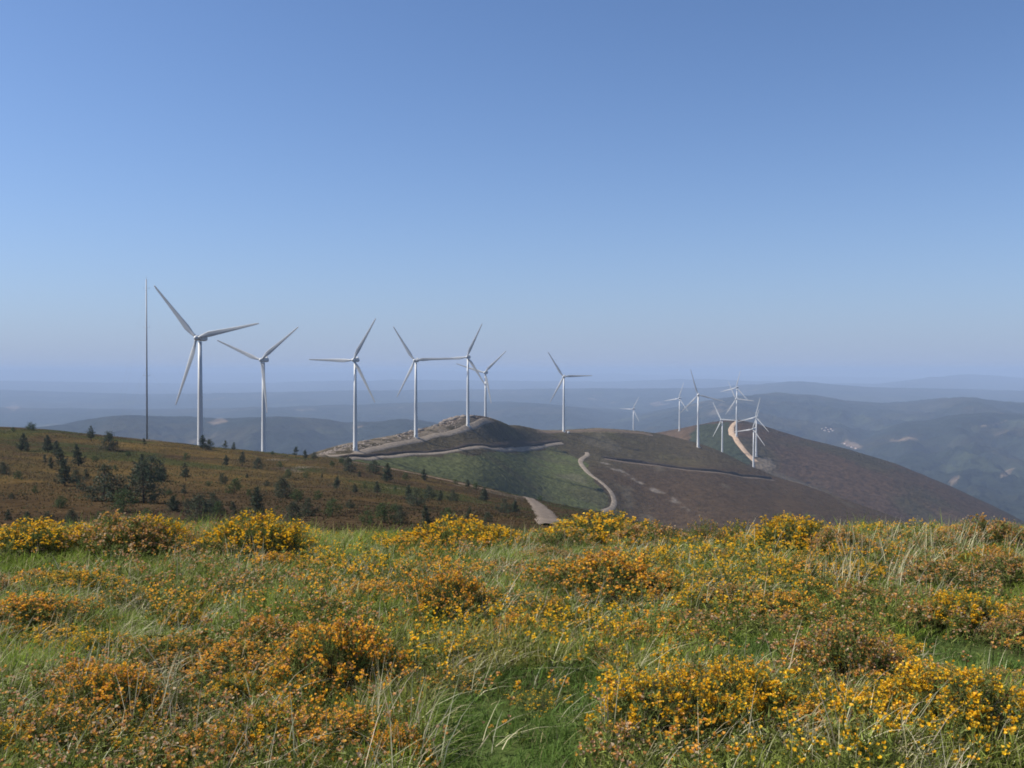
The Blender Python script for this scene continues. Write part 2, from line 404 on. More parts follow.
# colours of the ground cover ------------------------------------------
def colours1():
    X, Y = S1.xy(); n1 = fbm(X, Y, 42, 4, 11); n2 = fbm(X, Y, 14, 4, 12); n3 = fbm(X, Y, 5, 3, 13)
    px, py = to_px(X, Y, S1.Z)
    c = np.zeros(X.shape + (3,)) + np.array([0.112, 0.080, 0.036])
    c = mixc(c, (0.165, 0.108, 0.040), smooth01(-0.15, 0.45, n2 + 0.5 * n1))
    c = mixc(c, (0.080, 0.054, 0.034), smooth01(0.05, 0.5, -n1 + 0.35 * n3))
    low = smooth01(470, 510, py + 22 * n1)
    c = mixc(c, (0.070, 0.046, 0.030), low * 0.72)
    c = mixc(c, (0.055, 0.075, 0.026), smooth01(0.18, 0.4, fbm(X, Y, 30, 4, 21)) * 0.65)
    c = mixc(c, (0.26, 0.22, 0.17), smooth01(0.5, 0.62, fbm(X, Y * 0.5, 16, 3, 31)) * 0.5)
    return c
def colours2():
    X, Y = S2.xy(); n1 = fbm(X, Y, 120, 4, 11); n2 = fbm(X, Y, 30, 4, 12); n3 = fbm(X * 0.35, Y, 38, 4, 14)
    px, py = to_px(X, Y, S2.Z)
    c = np.zeros(X.shape + (3,)) + np.array([0.084, 0.066, 0.036])
    c = mixc(c, (0.108, 0.094, 0.042), smooth01(-0.1, 0.5, n1 + 0.4 * n2))
    # brown heath on the right-hand slope, deep brown lower down
    j = px + 14 * n2 + (py - 480) * -0.9
    c = mixc(c, (0.090, 0.058, 0.034), smooth01(560, 640, j) * smooth01(455, 475, py + 6 * n2) * 0.95)
    c = mixc(c, (0.115, 0.085, 0.048), smooth01(650, 690, px) * smooth01(475, 455, py) * 0.45)
    # the green pasture
    g = in_poly(px + 8 * n2, py + 3 * n2, [(330, 462), (500, 453), (556, 448), (585, 462), (612, 506), (560, 512), (480, 520), (330, 520)])
    c = mixc(c, (0.115, 0.135, 0.048), g * (0.8 + 0.3 * np.clip(n1, -1, 0.6)))
    c = mixc(c, (0.10, 0.092, 0.045), g * smooth01(-0.1, 0.4, n3) * 0.75)
    # bare earth on the crest round the three turbines
    b = in_poly(px + 4 * n2, py + 1.6 * n3, [(308, 470), (318, 452), (350, 440), (420, 428), (446, 422), (462, 424), (480, 418), (500, 420), (470, 431), (430, 439), (396, 446), (352, 458), (330, 470)])
    c = mixc(c, (0.23, 0.185, 0.135), b * smooth01(-0.25, 0.15, n2 + 0.5 * fbm(X, Y, 9, 3, 44)) * 0.92)
    rk = in_poly(px, py + 1.0 * n2, [(440, 426), (447, 415), (470, 410), (500, 412), (478, 421), (464, 423)]) | in_poly(px, py, [(395, 436), (420, 426), (432, 424), (420, 433)])
    c = mixc(c, (0.105, 0.078, 0.058), rk * 0.9)
    # pale scree strip down the slope
    d = np.abs((py - np.interp(px, [599, 623, 646, 670, 693], [460, 473, 486, 498, 514])))
    s = (px > 596) & (px < 700)
    c = mixc(c, (0.30, 0.26, 0.22), s * smooth01(3.4, 1.0, d + 1.5 * n2) * smooth01(-0.25, 0.3, fbm(X, Y, 11, 3, 15)) * 0.75)
    # tan pad behind the gate turbine on the saddle
    t = in_poly(px + 3 * n2, py + 0.4 * n2, [(536, 427), (640, 427), (652, 434), (600, 432.5), (536, 433)])
    c = mixc(c, (0.24, 0.18, 0.12), t * 0.6)
    c = mixc(c, (0.19, 0.165, 0.12), smooth01(0.42, 0.6, fbm(X, Y * .5, 45, 3, 19)) * 0.35)
    return c
def colours3():
    X, Y = S3.xy(); n1 = fbm(X, Y, 150, 4, 11); n2 = fbm(X, Y, 45, 4, 12)
    px, py = to_px(X, Y, S3.Z)
    c = np.zeros(X.shape + (3,)) + np.array([0.096, 0.060, 0.038])
    c = mixc(c, (0.075, 0.060, 0.034), smooth01(0, 0.5, n1))
    c = mixc(c, (0.15, 0.095, 0.05), smooth01(705, 680, px + 8 * n2) * 0.8)
    g = in_poly(px + 3 * n2, py + 3 * n2, [(700, 424), (730, 423), (730, 436), (742, 452), (752, 462), (748, 470), (690, 450), (690, 436)])
    c = mixc(c, (0.045, 0.058, 0.032), g * 0.9)
    d = np.abs(py - np.interp(px, [755, 775, 806, 830, 860], [462, 476, 487, 498, 510]))
    c = mixc(c, (0.20, 0.17, 0.12), (px > 755) * (px < 860) * smooth01(5, 1.5, d + 2 * n2) * 0.55)
    c = mixc(c, (0.25, 0.20, 0.15), in_poly(px + 3 * n2, py + 2 * n2, [(752, 458), (770, 458), (776, 466), (768, 472), (756, 468)]) * 0.7)
    return c
def colours4():
    X, Y = S4.xy(); n1 = fbm(X, Y, 900, 4, 11); n2 = fbm(X, Y, 260, 4, 12); n3 = fbm(X, Y * 0.6, 480, 3, 13)
    px, py = to_px(X, Y, S4.Z)
    c = np.zeros(X.shape + (3,)) + np.array([0.036, 0.046, 0.032])
    c = mixc(c, (0.075, 0.068, 0.038), smooth01(0.0, 0.45, n1 + 0.3 * n2))
    c = mixc(c, (0.085, 0.10, 0.05), smooth01(0.28, 0.42, n3) * smooth01(-0.1, 0.3, n2) * 0.9)
    c = mixc(c, (0.33, 0.26, 0.17), smooth01(0.46, 0.6, fbm(X, Y * 0.45, 420, 3, 41)) * smooth01(0.0, 0.3, fbm(X, Y, 110, 3, 27)) * 0.7)
    for poly in ([(992, 436), (1000, 431), (1012, 433), (1024, 436), (1060, 440), (1024, 441), (1003, 440)],
                 [(890, 440), (912, 436), (930, 434), (928, 438), (905, 441), (890, 442)], [(982, 428 - 3), (1000, 422), (1012, 418), (1000, 424), (985, 427)],
                 [(1000, 476), (1008, 470), (1016, 468), (1012, 474), (1002, 478)], [(948, 480), (958, 474), (960, 477), (950, 484)],
                 [(842, 444), (850, 440), (864, 447), (856, 450)], [(6, 408), (14, 403), (26, 406), (14, 411)], [(205, 421), (222, 418), (228, 421), (214, 425)],
                 [(352, 428), (362, 424), (366, 430), (358, 434)], [(650, 404), (664, 400), (670, 404), (656, 407)]):
        c = mixc(c, (0.42, 0.30, 0.20), in_poly(px + 2.0 * n2, py + 1.2 * n2, poly) * smooth01(-0.5, 0.1, n2 + fbm(X, Y, 90, 2, 28)) * 0.8)
    return c
terrain = []
for nm, S, cf, mt in (('hillside', S1, colours1, ground_mat('heath ground', 2.2, 0.45, 0.9, 1.2)),
                      ('ridge', S2, colours2, ground_mat('ridge ground', 9, 0.48, 0.9, 5)),
                      ('far_hill', S3, colours3, ground_mat('far hill ground', 14, 0.6, 1.0, 9)),
                      ('ground', S4, colours4, ground_mat('valley and plain', 120, 0.7, 0.8, 60))):
    o = link(nm, S.mesh(nm, mt, cf() * {'hillside': 0.56, 'ridge': 0.57, 'far_hill': 0.54, 'ground': 0.34}[nm])); tag(o, kind='structure'); terrain.append(o)

# --- 5. the meadow the camera stands on
def ground_z(x, y):
    x = np.asarray(x, float); y = np.asarray(y, float)
    z = -1.60 - 0.022 * np.clip(y, -20, 60)
    brow = 11.6 + 0.5 * fbm(x, x * 0, 4.0, 2, 3.3)
    q = (y - brow) / 0.9
    z = z - 0.31 * 0.9 * np.logaddexp(0, np.clip(q, -50, 60))
    return z + 0.15 * fbm(x, y, 2.6, 3, 5.5) + 0.03 * fbm(x, y, 0.6, 2, 6.6)
gx = np.linspace(-34, 34, 300); gy = np.linspace(-12, 42, 300)
GX, GY = np.meshgrid(gx, gy)
GZ = ground_z(GX, GY)
idx = np.arange(GX.size).reshape(GX.shape)
Q = np.stack([idx[:-1, :-1], idx[:-1, 1:], idx[1:, 1:], idx[1:, :-1]], -1).reshape(-1, 4)
mc = np.zeros(GX.shape + (3,)) + np.array([0.045, 0.042, 0.020])
mc = mixc(mc, (0.055, 0.075, 0.022), smooth01(-0.2, 0.3, fbm(GX, GY, 1.2, 3, 9)))
o = link('meadow_ground', np_mesh('meadow_ground', np.stack([GX, GY, GZ], -1).reshape(-1, 3), [Q], ground_mat('meadow soil', 0.15, 0.4, 0.8, 0.1), True, mc.reshape(-1, 3)))
tag(o, kind='structure')
def meadow_hit(px, py):
    u = uu(px, py); sl = slope(py); ys = np.linspace(2.5, 22, 800)
    g = ground_z(u * ys, ys) - sl * ys; k = int(np.argmax(g > 0)) if (g > 0).any() else int(np.argmax(g))
    return np.array([u * ys[k], ys[k], float(ground_z(u * ys[k], ys[k]))])

# ---------------------------------------------------------------- tracks draped on the land
def ribbon(name, S, pts, width, mat, lift=0.35, ymin=0, ymax=1e9, wpts=None, bank=None):
    W = np.array([S.hit(px, py, ymin, ymax) for px, py in pts])
    seg = np.concatenate([[0], np.cumsum(np.linalg.norm(np.diff(W[:, :2], axis=0), axis=1))])
    n = max(12, int(seg[-1] / (width * 0.6)))
    s = np.linspace(0, seg[-1], n)
    xy = np.stack([np.interp(s, seg, W[:, 0]), np.interp(s, seg, W[:, 1])], 1)
    k = max(1.5, n / 40.0)
    xy = np.stack([gsmooth(xy[:, 0], k), gsmooth(xy[:, 1], k)], 1)
    d = np.gradient(xy, axis=0); d /= np.linalg.norm(d, axis=1)[:, None] + 1e-9
    nn = np.stack([-d[:, 1], d[:, 0]], 1)
    wl = np.full(n, width) if wpts is None else np.interp(s / seg[-1], [a for a, b in wpts], [b for a, b in wpts])
    wl = wl * (1 + 0.15 * fbm(s, s * 0, width * 3, 2, 4))
    off = np.linspace(-0.5, 0.5, 7)
    P = xy[:, None, :] + nn[:, None, :] * (off[None, :, None] * wl[:, None, None])
    Z = S.h(P[..., 0], P[..., 1]) + lift * np.where(np.abs(off) > 0.49, 0.0, 1.0)[None, :]
    V = np.concatenate([P, Z[..., None]], -1).reshape(-1, 3)
    idx = np.arange(n * 7).reshape(n, 7)
    Q = np.stack([idx[:-1, :-1], idx[:-1, 1:], idx[1:, 1:], idx[1:, :-1]], -1).reshape(-1, 4)
    o = link(name, np_mesh(name, V, [Q], mat, True)); tag(o, kind='structure')
    if bank:                                     # the cut bank on the uphill side
        hb, mb = bank
        side = 1.0 if S.h(*(xy[n // 2] + nn[n // 2] * 8)) > S.h(*(xy[n // 2] - nn[n // 2] * 8)) else -1.0
        hh = hb * (0.7 + 0.5 * fbm(s, s * 0, 18, 3, 6))
        rows = []
        for q, (a, zz) in enumerate(((0.5, 0.1), (0.56, 1.0), (1.1, 1.0), (1.9, -0.15))):
            p = xy + nn * (side * wl * a)[:, None]
            rows.append(np.concatenate([p, (S.h(p[:, 0], p[:, 1]) + zz * hh)[:, None]], 1))
        V = np.stack(rows, 1).reshape(-1, 3); idx = np.arange(n * 4).reshape(n, 4)
        Q = np.stack([idx[:-1, :-1], idx[:-1, 1:], idx[1:, 1:], idx[1:, :-1]], -1).reshape(-1, 4)
        tag(link(name + '_bank', np_mesh(name + '_bank', V, [Q], mb, True)), kind='structure')
    return o
M_earth = plain_mat('pale bare earth', (0.205, 0.168, 0.13), 1.0, 0.25, 0.25, 0.0, 0.3)
M_gravel = plain_mat('grey gravel', (0.15, 0.122, 0.10), 1.0, 0.25, 0.6, 0.0, 0.3)
M_tan = plain_mat('orange tan earth', (0.34, 0.245, 0.17), 1.0, 0.2, 0.08, 0.0, 0.3)
M_dull = plain_mat('dull trodden earth', (0.115, 0.085, 0.062), 1.0, 0.25, 0.2, 0.0, 0.3)
M_bank = plain_mat('dark cut bank', (0.045, 0.034, 0.026), 1.0, 0.3, 0.3, 0.0, 0.4)
ribbon('ridge_road', S2, [(322, 456), (343, 456.5), (371, 449), (396, 444), (427, 437.5), (459, 431), (476, 425), (489, 420)], 8, M_earth, 0.5, 760)
ribbon('pale_track', S2, [(345, 459.5), (381, 457), (415, 453.7), (459, 450.6), (499, 450), (527, 448), (552, 443.7), (565, 442.8)], 6, M_earth, 0.5, 700, bank=(1.8, M_bank))
ribbon('winding_track', S2, [(586, 452), (589, 454.5), (582, 458), (580, 462), (588, 473), (602, 483), (612, 493), (615, 502), (612, 509), (600, 512)], 6.2, M_earth, 0.5, 700)
ribbon('dark_track', S2, [(602, 458.5), (632, 463), (664, 467), (705, 472), (734, 475.5), (775, 480.5)], 7, M_dull, 0.5, 700, bank=(4.0, M_bank))
ribbon('saddle_track', S2, [(538, 431.5), (560, 431.6), (590, 430.5), (617, 430.8), (640, 433), (655, 436)], 9, M_dull, 0.5, 700)
ribbon('lower_track', S1, [(526, 497.5), (532, 500), (538, 505), (543, 511), (547, 517), (552, 523), (560, 529)], 6, M_gravel, 0.3, 95, wpts=[(0, 3.5), (.35, 6), (.7, 5.2), (1, 4.5)])
ribbon('edge_track', S1, [(340, 461), (380, 467), (427, 476), (459, 483.5), (496, 492), (526, 498.5)], 3.2, M_dull, 0.3, 100)
ribbon('far_track', S3, [(737, 421.5), (734, 423.5), (731, 428), (731.5, 434), (737, 441.3), (743, 449), (750.7, 457.4), (757, 463)], 11, M_tan, 0.9, 1500, wpts=[(0, 9), (.45, 13), (.6, 10), (1, 13)])
def pad(name, S, P, r, mat, lift=0.6):
    t = np.linspace(0, 2 * math.pi, 40, endpoint=False)
    rows = [P[None, :2]]
    V = [np.array([[P[0], P[1], float(S.h(P[0], P[1])) + lift]])]
    for q in (0.35, 0.7, 0.95, 1.0):
        rr = r * q * (1 + 0.18 * fbm(np.cos(t) * 3, np.sin(t) * 3, 1.0, 2, P[0]))
        x = P[0] + rr * np.cos(t); y = P[1] + rr * np.sin(t) * 1.25
        V.append(np.stack([x, y, S.h(x, y) + (lift if q < 1 else -0.2)], 1))
    V = np.concatenate(V); Q = []; T = [[0, 1 + k, 1 + (k + 1) % 40] for k in range(40)]
    for j in range(3):
        for k in range(40):
            a = 1 + j * 40 + k; b = 1 + j * 40 + (k + 1) % 40
            Q.append([a, a + 40, b + 40, b])
    return tag(link(name, np_mesh(name, V, [np.array(T), np.array(Q)], mat, True)), kind='structure')

# ---------------------------------------------------------------- wind turbines
M_white = plain_mat('white turbine paint', (0.53, 0.53, 0.515), 0.5, 0.04, 0.15, 0.35)
M_blade = plain_mat('blade paint', (0.44, 0.445, 0.44), 0.5, 0.05, 0.2, 0.4)
M_concrete = plain_mat('concrete', (0.38, 0.36, 0.33), 0.9, 0.15, 0.5)
M_metal = plain_mat('dull steel', (0.30, 0.31, 0.32), 0.55, 0.1, 1.0, 0.5)
def tower_mesh():
    g = Geo(); zs = [-1.5, 0, 0.15, 20, 20.02, 45, 45.02, HUB_H - 1.9]
    r = [2.0, 2.0, 1.95, 1.7, 1.7, 1.38, 1.38, 1.08]
    g.tube([(0, 0, z) for z in zs], r, 28); return g.mesh('tower', M_white, True)
def nacelle_mesh():
    # local frame: rotor axis points to -Y
    g = Geo(); R = []
    prof_ = [(-2.2, 1.25, 1.3), (-1.9, 1.6, 1.6), (1.5, 1.75, 1.8), (4.2, 1.7, 1.75), (6.0, 1.45, 1.4), (6.3, 1.1, 1.05)]
    for y, a, b in prof_:
        for k in range(16):
            t = 2 * math.pi * k / 16
            cx = math.copysign(abs(math.cos(t)) ** 0.45, math.cos(t)) * a; cz = math.copysign(abs(math.sin(t)) ** 0.45, math.sin(t)) * b
            R.append((cx, y, cz + 0.1))
    Fc = [[i * 16 + k, i * 16 + (k + 1) % 16, (i + 1) * 16 + (k + 1) % 16, (i + 1) * 16 + k] for i in range(5) for k in range(16)]
    g.add(R, Fc); g.f.setdefault(16, []).append(np.array([list(range(16)), list(range(80, 96))[::-1]]))
    g.box((0, 5.1, 2.25), (0.9, 0.08, 0.45)); g.box((0.7, 4.7, 2.4), (0.05, 0.05, 0.8))
    return g.mesh('nacelle', M_white, True)
def spinner_mesh():
    g = Geo(); ys = [-2.3, -2.6, -3.4, -4.4, -5.1, -5.5, -5.65]; rs = [1.2, 1.5, 1.6, 1.45, 1.05, 0.55, 0.05]
    g.tube([(0, y, 0) for y in ys], rs, 20); return g.mesh('hub', M_white, True)
def blade_mesh():
    # blade along +Z, chord roughly along X, rotor plane XZ
    st = [0.8, 2.0, 3.5, 6, 8.5, 12, 17, 22, 27, 32, 36, 38.6, 39.7, 40.0]
    ch = [1.7, 1.7, 1.9, 2.7, 3.25, 3.0, 2.55, 2.15, 1.8, 1.5, 1.25, 1.0, 0.7, 0.3]
    th = [1.7, 1.6, 1.3, 1.0, 0.85, 0.68, 0.5, 0.40, 0.30, 0.22, 0.16, 0.10, 0.06, 0.02]
    tw = [16, 16, 16, 15, 13, 10, 7, 5, 3.5, 2, 1, 0, 0, 0]
    V = []; n = 14
    for z, c, h, t in zip(st, ch, th, tw):
        a = math.radians(t)
        for k in range(n):
            q = 2 * math.pi * k / n
            x = math.cos(q) * c / 2; y = math.sin(q) * h / 2 * (1 if z < 3 else (0.55 + 0.45 * math.cos(q)) * 1.25)
            x += (c * 0.18 if z > 3.4 else 0)  * -1
            bend = -0.9 * (z / 40.0) ** 2
            V.append((x * math.cos(a) - y * math.sin(a), x * math.sin(a) + y * math.cos(a) + bend, z))
    Fc = [[i * n + k, i * n + (k + 1) % n, (i + 1) * n + (k + 1) % n, (i + 1) * n + k] for i in range(len(st) - 1) for k in range(n)]
    g = Geo(); g.add(V, Fc); g.f.setdefault(n, []).append(np.array([list(range(n))[::-1], list(range((len(st) - 1) * n, len(st) * n))]))
    return g.mesh('blade', M_blade, True)
def door_mesh():
    g = Geo(); g.box((0, -1.95, 2.6), (0.45, 0.06, 1.1)); g.box((0, -2.6, 0.7), (0.8, 0.6, 0.7)); return g.mesh('door', M_metal)
def flange_mesh():
    g = Geo(); g.tube([(0, 0, -2.2), (0, 0, 0.25), (0, 0, 0.3)], [3.6, 3.6, 3.3], 28); return g.mesh('foundation', M_concrete)
TM = dict(tower=tower_mesh(), nacelle=nacelle_mesh(), hub=spinner_mesh(), blade=blade_mesh(), door=door_mesh(), foundation=flange_mesh())
def turbine_proto():
    r = empty('wind_turbine')
    link('tower', TM['tower'], r); link('door', TM['door'], r); link('foundation', TM['foundation'], r)
    n = link('nacelle', TM['nacelle'], r); n.location = (0, 0, HUB_H)
    h = link('hub', TM['hub'], r); h.location = (0, 0, HUB_H)
    for k in range(3): link('blade', TM['blade'], r)
    return r
def copy_tree(o, parent=None):
    c = o.copy(); COL.objects.link(c); c.parent = parent
    for ch in o.children: copy_tree(ch, c)
    return c
proto = turbine_proto()
for i, (hx, hy, bl, ang, lab) in enumerate(TURB):
    t = proto if i == 0 else copy_tree(proto)
    t.location = TPOS[i]; t.rotation_euler = (0, 0, -math.radians(YAW[i]))
    tag(t, lab, 'wind turbine', 'wind turbines along the ridge')
    # proto faces -Y; blades turned about the rotor (Y) axis
    bls = [c for c in t.children if c.name.split('.')[0] == 'blade']
    for k, b in enumerate(bls):
        th = math.radians(ang + 120 * k)               # angle above level, as seen from the front
        b.location = (0, -3.7, HUB_H)
        b.rotation_euler = (0, math.pi / 2 - th, 0); b.scale = (1.0, 1.0, 1.035) if i < 7 else (0.72, 0.72, 1.0)
# transformer cabinet beside the saddle turbine
P7 = S2.hit(568.5, 433.5, 700)
cab = empty('transformer_cabinet', P7); tag(cab, 'small white transformer cabinet beside the lone saddle turbine', 'cabinet')
g = Geo(); g.box((0, 0, 1.4), (1.5, 1.2, 1.5)); link('body', g.mesh('body', M_white), cab)
g = Geo(); g.box((0, 0, 3.02), (1.7, 1.4, 0.12)); link('roof', g.mesh('roof', M_concrete), cab)
g = Geo(); g.box((0.1, -1.23, 1.35), (0.6, 0.03, 1.1)); link('door', g.mesh('door', M_metal), cab)

# measuring mast
dm = 500.0; um = uu(146.9, 400)
zm = allsurf(um * dm, dm)
ztop = slope(277.5) * dm; hm = ztop - zm
mast = empty('measuring_mast', (um * dm, dm, zm)); tag(mast, 'tall thin grey measuring mast on the hillside crest, left of the nearest turbine', 'mast')
g = Geo(); g.tube([(0, 0, -1), (0, 0, hm * 0.5), (0, 0, hm * 0.99)], [0.50, 0.40, 0.26], 12); link('pole', g.mesh('pole', M_metal, True), mast)
g = Geo(); g.tube([(0, 0, hm * 0.98), (0, 0, hm + 0.6)], [0.07, 0.05], 6)
link('lightning_rod', g.mesh('lightning_rod', M_metal), mast)
for zf in (0.45, 0.72, 0.94):
    g = Geo(); zz = hm * zf; g.tube([(-1.6, 0, zz), (1.6, 0, zz)], 0.05, 6)
    b = link('sensor_arm', g.mesh('sensor_arm', M_metal), mast)
    for sx in (-1.6, 1.6):
        g = Geo(); g.tube([(sx, 0, zz), (sx, 0, zz + 0.35), (sx, 0, zz + 0.36), (sx, 0, zz + 0.5)], [0.04, 0.04, 0.16, 0.1], 8)
        link('anemometer', g.mesh('anemometer', M_metal), b)
for zf in (0.5, 0.92):
    for k in range(3):
        a = math.radians(20 + 120 * k); r = 34.0
        x, y = r * math.cos(a), r * math.sin(a)
        za = allsurf(um * dm + x, dm + y) - zm
        g = Geo(); g.tube([(0, 0, hm * zf), (x, y, za)], 0.014, 5); link('guy_wire', g.mesh('guy_wire', M_metal), mast)

# ---------------------------------------------------------------- pines and shrubs on the hillside
M_needle = leaf_mat('pine needles', 0.15, 0.7)
M_bark = plain_mat('pine bark', (0.09, 0.06, 0.045), 0.95, 0.3, 6.0, 0.1, 0.5)
def tufts(P, size, cols, r, n=7, up=0.25, wid=0.28):
    """sprays of narrow leaf triangles at points P"""
    m = len(P)
    D = r.normal(size=(m, n, 3)); D[..., 2] += up; D /= np.linalg.norm(D, axis=2)[..., None]
    A = np.cross(D, r.normal(size=(m, n, 3))); A /= np.linalg.norm(A, axis=2)[..., None] + 1e-9
    L = size[:, None, None] * r.uniform(0.6, 1.2, (m, n, 1))
    C = P[:, None, :]
    V = np.stack([C - D * L * 0.15 + A * L * wid * 0.5, C - D * L * 0.15 - A * L * wid * 0.5, C + D * L], 2).reshape(-1, 3)
    T = np.arange(len(V)).reshape(-1, 3)
    cc = np.repeat(cols, n * 3, axis=0) * r.uniform(0.75, 1.25, (m * n, 1)).repeat(3, 0)
    return V, T, cc
def pine_meshes(seed, shape):
    """unit-height young pine: whorls of rising branches with needle sprays; returns trunk mesh, crown mesh"""
    r = np.random.default_rng(seed)
    lean = r.normal(0, 0.035, 2)
    trunk = lambda t: np.array([lean[0] * t * (1 + 0.5 * math.sin(4 * t)), lean[1] * t, t])
    g = Geo(); g.tube([trunk(t) - np.array([0, 0, 0.03 if t == 0 else 0]) for t in np.linspace(0, 0.97, 8)], np.linspace(0.026, 0.006, 8), 7)
    P = []; S = []
    if shape == 'conical': w0, z0, nw = 0.27, 0.10, 10
    elif shape == 'open': w0, z0, nw = 0.26, 0.28, 7
    elif shape == 'wide': w0, z0, nw = 0.50, 0.05, 9
    else: w0, z0, nw = 0.55, 0.02, 8            # shrub
    for k in range(nw):
        t = z0 + (0.93 - z0) * k / (nw - 1) + r.normal(0, 0.012)
        f = min(0.99, max(0.0, (t - z0) / (1 - z0)))
        if shape == 'shrub': rad = w0 * math.sqrt(max(0.05, 1 - f ** 2)) 
        elif shape == 'wide': rad = w0 * (1 - f ** 1.6) + 0.06
        else: rad = w0 * (1 - f) ** 0.8 + 0.045
        nb = r.integers(4, 8)
        for b in range(nb):
            if r.random() < 0.24: continue
            a = 2 * math.pi * (b + r.random() * 0.8) / nb
            L = rad * r.uniform(0.55, 1.2); rise = r.uniform(0.15, 0.55) * L
            p0 = trunk(t); d = np.array([math.cos(a), math.sin(a), 0])
            pts = [p0, p0 + d * L * 0.55 + [0, 0, rise * 0.3], p0 + d * L + [0, 0, rise]]
            g.tube(pts, [0.008, 0.005, 0.002], 4, False)
            m = max(5, int(19 * L / 0.25))
            s = r.uniform(0.35, 1.05, m)
            for q in s:
                p = p0 + d * L * q + np.array([0, 0, rise * q ** 1.6]) + r.normal(0, 0.030, 3) * (1 + 1.2 * (shape in ('shrub', 'wide')))
                P.append(p); S.append(r.uniform(0.045, 0.075))
    for q in range(8): P.append(trunk(0.97 + 0.01 * q / 2)); S.append(0.04)
    P = np.array(P); S = np.array(S)
    base = np.array([[0.078, 0.098, 0.056]]) if shape != 'shrub' else np.array([[0.085, 0.125, 0.040]])
    cols = base * r.uniform(0.6, 1.2, (len(P), 1)) * (1 + r.normal(0, 0.10, (len(P), 3)))
    V, T, cc = tufts(P, S, np.clip(cols, 0.01, 1), r, 8)
    c = Geo(); c.add(V, T); c.c.append(cc)
    return g.mesh('trunk', M_bark, True), c.mesh('crown', M_needle)
kinds = {'conical': [pine_meshes(s, 'conical') for s in (1, 2, 3, 4)], 'open': [pine_meshes(s, 'open') for s in (5, 6, 7)],
         'wide': [pine_meshes(s, 'wide') for s in (8, 9, 10)], 'shrub': [pine_meshes(s, 'shrub') for s in (11, 12, 13)]}
TREES = [ # px, py of the foot, height px, kind
 (30.8,430.5,8,'s'),(13,431,4,'s'),(22,451,18,'c'),(27,451.5,10,'c'),(48,452,17,'c'),(56,455.5,15,'c'),(61.5,466,19,'c'),(65,486,26,'c'),(45,465,11,'o'),(51,468.5,12,'c'),
 (79,466,22,'c'),(76.5,484,14,'w'),(86,483,14,'o'),(91.4,441,15,'o'),(109,450.5,18,'w'),(103,501,36,'w'),(123,512,22,'s'),(144,503,40,'w'),(139,479,25,'c'),(151,481,25,'w'),(160,481,14,'s'),
 (2,474,12,'w'),(18,479,8,'s'),(8,521,12,'c'),(27,524,13,'c'),(48,524,13,'w'),(72,526,16,'w'),(61,508,12,'s'),(174,511,15,'w'),(144,446,8,'o'),(169,495,6,'s'),
 (203,449,14,'c'),(209,449.5,10,'w'),(225.5,449.5,9,'o'),(233,450,8,'c'),(226,466,11,'c'),(242,466,14,'o'),(186,460,7,'s'),(258,469,11,'w'),(272.5,454.5,3.5,'s'),
 (186,481,18,'o'),(162,481,13,'w'),(184,496,11,'o'),(223,484,11,'w'),(234,494,15,'s'),(173,511,16,'c'),(188,508,10,'w'),(200,521,26,'w'),(211,512,19,'w'),(218,516,14,'s'),(233,518,17,'o'),
 (257.5,516,29,'c'),(288,478,9,'s'),(283,498,20,'w'),(297,501,12,'s'),(306,478,6,'s'),(296,457.5,11,'o'),(305,458.5,9,'c'),(314,459,7,'w'),(293,521,19,'w'),(309,516,18,'w'),
 (332,516,17,'s'),(337,487,11,'c'),(332,466,5,'s'),(280,467.5,6,'s'),(349,471.5,14,'w'),(341.6,463,6,'s'),(373.5,473,13,'w'),(387,482,19,'c'),(424,480.5,12,'c'),(405.6,480,7,'s'),
 (409,501,16,'c'),(416.6,506,17,'w'),(429,499,13,'w'),(440,501,11,'c'),(452.5,501,11,'w'),(484,501,14,'c'),(476,489.5,7,'s'),(468,487,8,'c'),(455.6,484,5,'s'),(337,491,13,'o'),(377.5,496,15,'o'),
 (427.5,525,20,'c'),(384,523,20,'s'),(399,523,17,'w'),(368,525,14,'s'),(468,519,13,'c'),(504,513,14,'w'),(515,513,13,'c'),(365,488,4,'s'),(355.6,493,10,'c'),(540,501,5,'s'),
 (250,497,7,'s'),(267,486,6,'w'),(318,500,9,'s'),(116,471,6,'s'),(128,456,5,'s'),(35,493,7,'s'),(12,499,6,'w'),(395,512,9,'s'),(448,520,12,'s'),(488,522,10,'w'),(350,508,9,'w'),
 (208,486,5,'s'),(247,478,5,'c'),(322,478,5,'c'),(360,477,6,'c'),(395,492,6,'s'),(146,520,12,'s'),(100,524,12,'s'),(270,523,12,'s'),(160,466,6,'c'),(95,462,6,'s'),
]
KN = {'s': 'shrub', 'c': 'conical', 'o': 'open', 'w': 'wide'}
WORD = {'s': 'rounded green shrub', 'c': 'narrow dark pine', 'o': 'thin see-through pine', 'w': 'broad dark pine'}
tr_all = []
for i, (px, py, hp, k) in enumerate(TREES):
    P = S1.hit(px, py, 60, 470)
    tr_all.append([px, py, hp, k, P, hp * P[1] / F])
LAND = [(-100, 40, 'at far left'), (40, 95, 'left of the mast'), (95, 175, 'below the mast'), (175, 232, 'below the nearest turbine'), (232, 285, 'below the second turbine'), (285, 345, 'left of the third turbine'), (345, 400, 'below the third turbine'), (400, 440, 'below the fourth turbine'), (440, 600, 'near the gravel track')]
def band(px, py):
    f = (py - float(prof(np.array([px]), list(zip(px1, c1)), 1)[0])) / (527 - float(prof(np.array([px]), list(zip(px1, c1)), 1)[0]))
    return 'on the crest' if f < 0.07 else 'high up' if f < 0.30 else 'halfway down' if f < 0.66 else 'low down'
def size_word(h): return 'very small' if h < 7 else 'small' if h < 12 else 'medium' if h < 17 else 'tall'
from collections import defaultdict
